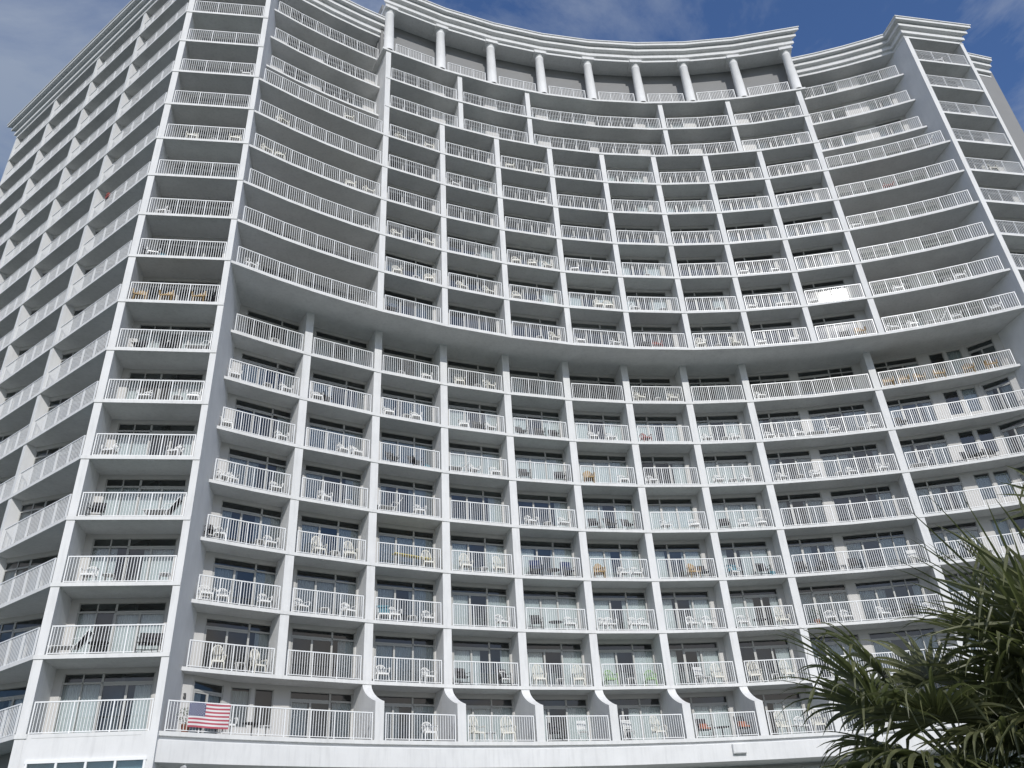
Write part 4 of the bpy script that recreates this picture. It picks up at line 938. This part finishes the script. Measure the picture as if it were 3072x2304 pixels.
# ---- flag on the first-level railing
root = empty('national_flag', (0, 0, 0)); tag(root, 'American flag hung flat on the lowest railing near the grey corner wall', 'flag')
M_FW = mat('flag_white', (0.72, 0.72, 0.72), 0.9); M_FR = mat('flag_red', (0.46, 0.10, 0.13), 0.9); M_FB = mat('flag_blue', (0.09, 0.10, 0.19), 0.9)
fa0, fa1 = -39.86, -37.84; p0, p1 = PO(fa0, R1-0.004), PO(fa1, R1-0.004); fd = unit(sub(p1, p0)); fl = hypot(*sub(p1, p0)); fn = (fd[1], -fd[0])
zt_, zb_ = Z(1.435), Z(1.118); fh = zt_-zb_
def fp(u_, v_, out=0.0):
    wv = 0.022*sin(u_*9+v_*2)*(0.3+v_)+0.03*v_*v_ ; q = add(add(p0, fd, u_*fl), fn, 0.03+wv+out); return (q[0], q[1], zt_-v_*fh+0.012*sin(u_*7))
stripes = MB()
for i in range(13):
    for j in range(24):
        u0, u1 = j/24, (j+1)/24
        if i < 7 and u1 <= 0.4+1e-6: continue
        if i < 7 and u0 < 0.4: u0 = 0.4
        stripes.quad([fp(u0, (i+1)/13), fp(u1, (i+1)/13), fp(u1, i/13), fp(u0, i/13)], i % 2)
stripes.build('striped_cloth', [M_FR, M_FW], root)
cn = MB()
for j in range(10):
    for i in range(7): cn.quad([fp(0.04*j, (i+1)/13), fp(0.04*(j+1), (i+1)/13), fp(0.04*(j+1), i/13), fp(0.04*j, i/13)], 0)
for r_ in range(9):
    nst = 6 if r_ % 2 == 0 else 5
    for c_ in range(nst):
        cu = 0.4*((2*c_+1 if r_ % 2 == 0 else 2*c_+2)/12); cv = (7/13)*((r_+1)/10); c0_ = Vector(fp(cu, cv, 0.004)); pts = []
        for q in range(10):
            rr = 0.026 if q % 2 == 0 else 0.011; th = pi/2+q*pi/5; pts.append(fp(cu+rr*cos(th)/fl, cv-rr*sin(th)/fh, 0.004))
        for q in range(10): cn.quad([c0_, pts[q], pts[(q+1) % 10]], 1)
cn.build('starred_canton', [M_FB, M_FW], root)
# ---- small fittings
q = add(B, nAB, 1.05*H); m = MB(); c = add(q, dAB, 0.10)
m.tube([(c[0]-0.08, c[1], Z(1.72)), (c[0]+0.02, c[1], Z(1.72))], 0.02, 6); m.tube([(c[0]+0.02, c[1], Z(1.66)), (c[0]+0.03, c[1], Z(1.73))], [0.06, 0.035], 8)
tag(m.build('wall_lantern', M_BLACK), 'small dark lantern on the grey wall above the lowest railing', 'lamp')
pa, pb = PO(-8.28, R1+0.0), PO(-7.45, R1+0.0); m = MB(); m.bar(pa, pb, 0.20, Z(0.785), Z(0.935), side=-0.10)
root = m.build('junction_box', M_WALL); tag(root, 'white square box fixed to the white band below the lowest balconies', 'box')
m = MB(); m.bar(add(pa, unit(sub(pb, pa)), 0.03), add(pb, unit(sub(pb, pa)), -0.03), 0.02, Z(0.795), Z(0.925), side=-0.212); m.build('cover_plate', M_WALL, root)
c = PO(-39.62, R1+0.05); root = empty('floodlight', (c[0], c[1], Z(0.675))); tag(root, 'white floodlight hung under the left end of the white band', 'lamp')
m = MB(); m.tube([(0, 0, 0.0), (0, 0, -0.10)], 0.02, 6); m.build('bracket', M_RAIL, root)
m = MB(); m.tube([(0, 0.02, -0.08), (0.0, -0.12, -0.20)], [0.05, 0.13], 12); m.build('lamp_head', M_RAIL, root)
o = lambda x, y: add(add(A, dAF, x*H), nAF, y*H)
c = o(1.56, 0.02); m = MB(); pts = []
m.box(-0.17, 0.17, -0.045, -0.03, -0.22, 0.02); m.box(-0.17, 0.17, 0.03, 0.045, -0.16, 0.02); m.box(-0.17, 0.17, -0.045, 0.045, 0.0, 0.03); m.box(-0.12, 0.10, -0.06, 0.06, 0.03, 0.17)
ob = m.build('beach_towel', M_RED); ob.location = (c[0], c[1], Z(11.458)); ob.rotation_euler = (0, 0, atan2(dAF[1], dAF[0])); tag(ob, 'red towel bundled over a railing high on the left long side', 'towel')

# ---------------------------------------------------------------- palmetto palms
def leaf_mat(name, c1, c2, rough=0.42):
    m = bpy.data.materials.new(name); m.use_nodes = True; t = m.node_tree; b = t.nodes['Principled BSDF']
    g = N(t, 'ShaderNodeNewGeometry'); n = N(t, 'ShaderNodeTexNoise'); n.inputs['Scale'].default_value = 4.5; n.inputs['Detail'].default_value = 5
    t.links.new(g.outputs['Position'], n.inputs[0]); r = N(t, 'ShaderNodeValToRGB'); r.color_ramp.elements[0].position = 0.35; r.color_ramp.elements[1].position = 0.68
    r.color_ramp.elements[0].color = (*c1, 1); r.color_ramp.elements[1].color = (*c2, 1); t.links.new(n.outputs[0], r.inputs[0]); t.links.new(r.outputs[0], b.inputs['Base Color'])
    b.inputs['Roughness'].default_value = rough; b.inputs['Specular IOR Level'].default_value = 0.5
    b.inputs['Transmission Weight'].default_value = 0.0
    tl = N(t, 'ShaderNodeBsdfTranslucent'); tl.inputs[0].default_value = (c2[0]*1.3, c2[1]*1.5, c2[2], 1); mi = N(t, 'ShaderNodeMixShader'); mi.inputs[0].default_value = 0.26
    o = t.nodes['Material Output']; t.links.new(b.outputs[0], mi.inputs[1]); t.links.new(tl.outputs[0], mi.inputs[2]); t.links.new(mi.outputs[0], o.inputs[0]); return m
M_LEAF = leaf_mat('palm_leaf', (0.060, 0.068, 0.034), (0.165, 0.172, 0.082))
M_DRY = leaf_mat('dry_palm_leaf', (0.10, 0.075, 0.04), (0.22, 0.17, 0.09), 0.7)
M_PET = mat('palm_petiole', (0.09, 0.11, 0.04), 0.5)
M_BARK = mat('palm_bark', (0.17, 0.14, 0.11), 0.9, 0.8, 25, 0.3, 6)
def frond(root, base, hub, L_, rr, ns=34, spread=118, droop=0.55, wmax=0.025, dry=False, nrm=None):
    base, hub = Vector(base), Vector(hub); e1 = (hub-base).normalized()
    up = Vector(nrm) if nrm else Vector((rr.uniform(-0.3, 0.3), rr.uniform(-0.3, 0.3), 1.0))
    e2 = e1.cross(up).normalized(); e3 = e2.cross(e1).normalized(); m = MB()
    mid = (base+hub)/2+Vector((0, 0, 0.05)); m.tube([base, mid, hub], [0.018, 0.013, 0.011], 6, 0)
    for i in range(ns):
        f_ = (i+0.5)/ns*2-1; phi = radians(spread*f_+rr.uniform(-2.5, 2.5)); ln = L_*(0.66+0.34*cos(phi*0.75))*rr.uniform(0.82, 1.08)
        d = (e1*cos(phi)+e2*sin(phi)+e3*0.18*abs(f_)).normalized()
        dr = droop*rr.uniform(0.45, 1.5); k = 9; pts = []; p = hub.copy(); dd = d.copy(); st = ln/k; side = Vector((rr.uniform(-1, 1), rr.uniform(-1, 1), 0))*0.10
        brk = rr.random() < 0.22; bk = rr.choice((4, 5, 6))
        for j in range(k+1):
            pts.append(p.copy()); s_ = j/k
            dd = (dd+Vector((0, 0, -1))*dr*st*(0.25+2.9*s_*s_)+side*st*s_).normalized()
            if brk and j == bk: dd = (dd+Vector((0, 0, -1.6))).normalized()
            p = p+dd*st
        wm = wmax*rr.uniform(0.75, 1.15); tw = rr.uniform(-0.5, 0.5); n0 = len(m.v)
        for j, q in enumerate(pts):
            s_ = j/k; wd = wm*(0.30+0.70*min(1, s_/0.35)) if s_ < 0.35 else wm*(1-((s_-0.35)/0.65)**1.5)
            wd = max(wd, 0.0008); dj = (pts[min(j+1, k)]-pts[max(j-1, 0)]).normalized(); lat = dj.cross(e3)
            if lat.length < 0.2: lat = dj.cross(e2)
            lat.normalize(); nn = lat.cross(dj); lat = (lat*cos(tw*s_)+nn*sin(tw*s_)); nn = lat.cross(dj)
            m.v += [tuple(q-lat*wd+nn*wd*0.35), tuple(q-nn*wd*0.25), tuple(q+lat*wd+nn*wd*0.35)]
        mi_ = 1
        for j in range(k):
            a_ = n0+3*j
            m.f.append((a_, a_+1, a_+4, a_+3)); m.m.append(mi_); m.f.append((a_+1, a_+2, a_+5, a_+4)); m.m.append(mi_)
        if rr.random() < 0.35:   # loose thread at the split
            q = pts[5]; m.tube([q, q+Vector((rr.uniform(-.06, .06), rr.uniform(-.06, .06), 0.05)), q+Vector((rr.uniform(-.12, .12), rr.uniform(-.12, .12), -0.08))], 0.0016, 3, 1)
    return m.build('frond', [M_PET, M_DRY if dry else M_LEAF], root)
def palm(loc, crown, seed, label, fr):
    root = empty('palmetto_palm', loc); tag(root, label, 'palm tree', 'palmetto palms in the near right corner'); rr = random.Random(seed)
    c = Vector(crown); l = Vector(loc); m = MB(); h = c.z-0.15
    n = 14; pts = [(0.02*sin(i), 0.02*cos(i*1.3), h*i/n) for i in range(n+1)]
    m.tube(pts, [0.17+0.03*(i % 2) for i in range(n+1)], 12)
    for i in range(60):   # old leaf bases
        z = h*(0.25+0.75*rr.random()); th = rr.random()*6.28; p = Vector((0.16*cos(th), 0.16*sin(th), z)); q = p+Vector((0.12*cos(th), 0.12*sin(th), 0.22))
        m.tube([p, q], [0.04, 0.022], 5)
    m.build('trunk', M_BARK, root)
    rel = c-l
    for kw in fr:
        az_, el_, r_, L_ = kw[:4]; d = Vector((sin(az_)*cos(el_), cos(az_)*cos(el_), sin(el_)))
        hub = rel+d*r_; frond(root, rel+d*0.08, hub, L_, rr, droop=kw[4] if len(kw) > 4 else 0.8, dry=(len(kw) > 5 and kw[5]), ns=kw[6] if len(kw) > 6 else 36)
    return root
R_ = radians
def ringf(n, el, r, L_, dr, off=0, dry=False, jit=0.2, seed=1):
    q = random.Random(seed); return [(R_(360*i/n+off)+q.uniform(-jit, jit), R_(el)+q.uniform(-0.12, 0.12), r*q.uniform(0.85, 1.15), L_*q.uniform(0.88, 1.1), dr, dry) for i in range(n)]
palm((3.36, 6.9, 0), (3.24, 6.9, 2.14), 3, 'arching palmetto palm with drooping fan fronds, nearer the middle of the photo',
     [(R_(-76), R_(50), 0.86, 0.92, 0.8, False, 34), (R_(-100), R_(36), 0.78, 0.92, 1.0, False, 34), (R_(-50), R_(60), 0.95, 0.78, 1.9, False, 30), (R_(5), R_(66), 0.85, 0.70, 1.5, False, 28),
      (R_(-95), R_(10), 0.66, 0.74, 1.8, False, 30), (R_(-120), R_(-8), 0.58, 0.74, 1.7, False, 30), (R_(-140), R_(34), 0.66, 0.75, 1.6, False, 30), (R_(170), R_(42), 0.5, 0.75, 1.3, False, 26), (R_(-85), R_(-30), 0.5, 0.7, 1.3, True, 28), (R_(-150), R_(-30), 0.5, 0.7, 1.3, False, 28)]
     +ringf(5, 20, 0.55, 0.85, 1.8, 30, seed=4)+ringf(6, -15, 0.5, 0.85, 1.8, 0, seed=12)+ringf(5, -38, 0.42, 0.7, 1.2, 20, seed=5))
palm((4.3, 6.4, 0), (4.13, 6.4, 2.46), 8, 'tall palmetto palm with upright fronds, cut off by the right edge of the photo',
     [(R_(-78), R_(62), 0.60, 1.35, 0.18, False, 26), (R_(-97), R_(48), 0.62, 1.15, 0.4, False, 28), (R_(-40), R_(74), 0.6, 1.35, 0.15, False, 26), (R_(-80), R_(24), 0.6, 0.95, 1.1, False, 30), (R_(-150), R_(64), 0.6, 1.3, 0.25, False, 26),
      (R_(-112), R_(30), 0.6, 0.9, 1.1, False, 30), (R_(-95), R_(0), 0.55, 0.85, 1.5, False, 30), (R_(-60), R_(45), 0.65, 1.0, 0.8, False, 28), (R_(-20), R_(66), 1.05, 0.9, 0.3, False, 26), (R_(62), R_(73), 1.72, 0.72, 0.5, False, 24)]
     +ringf(5, 40, 0.6, 1.0, 0.8, 0, seed=7)+ringf(6, 5, 0.55, 0.85, 1.3, 15, seed=8)+ringf(6, -25, 0.5, 0.8, 1.2, 40, seed=9))
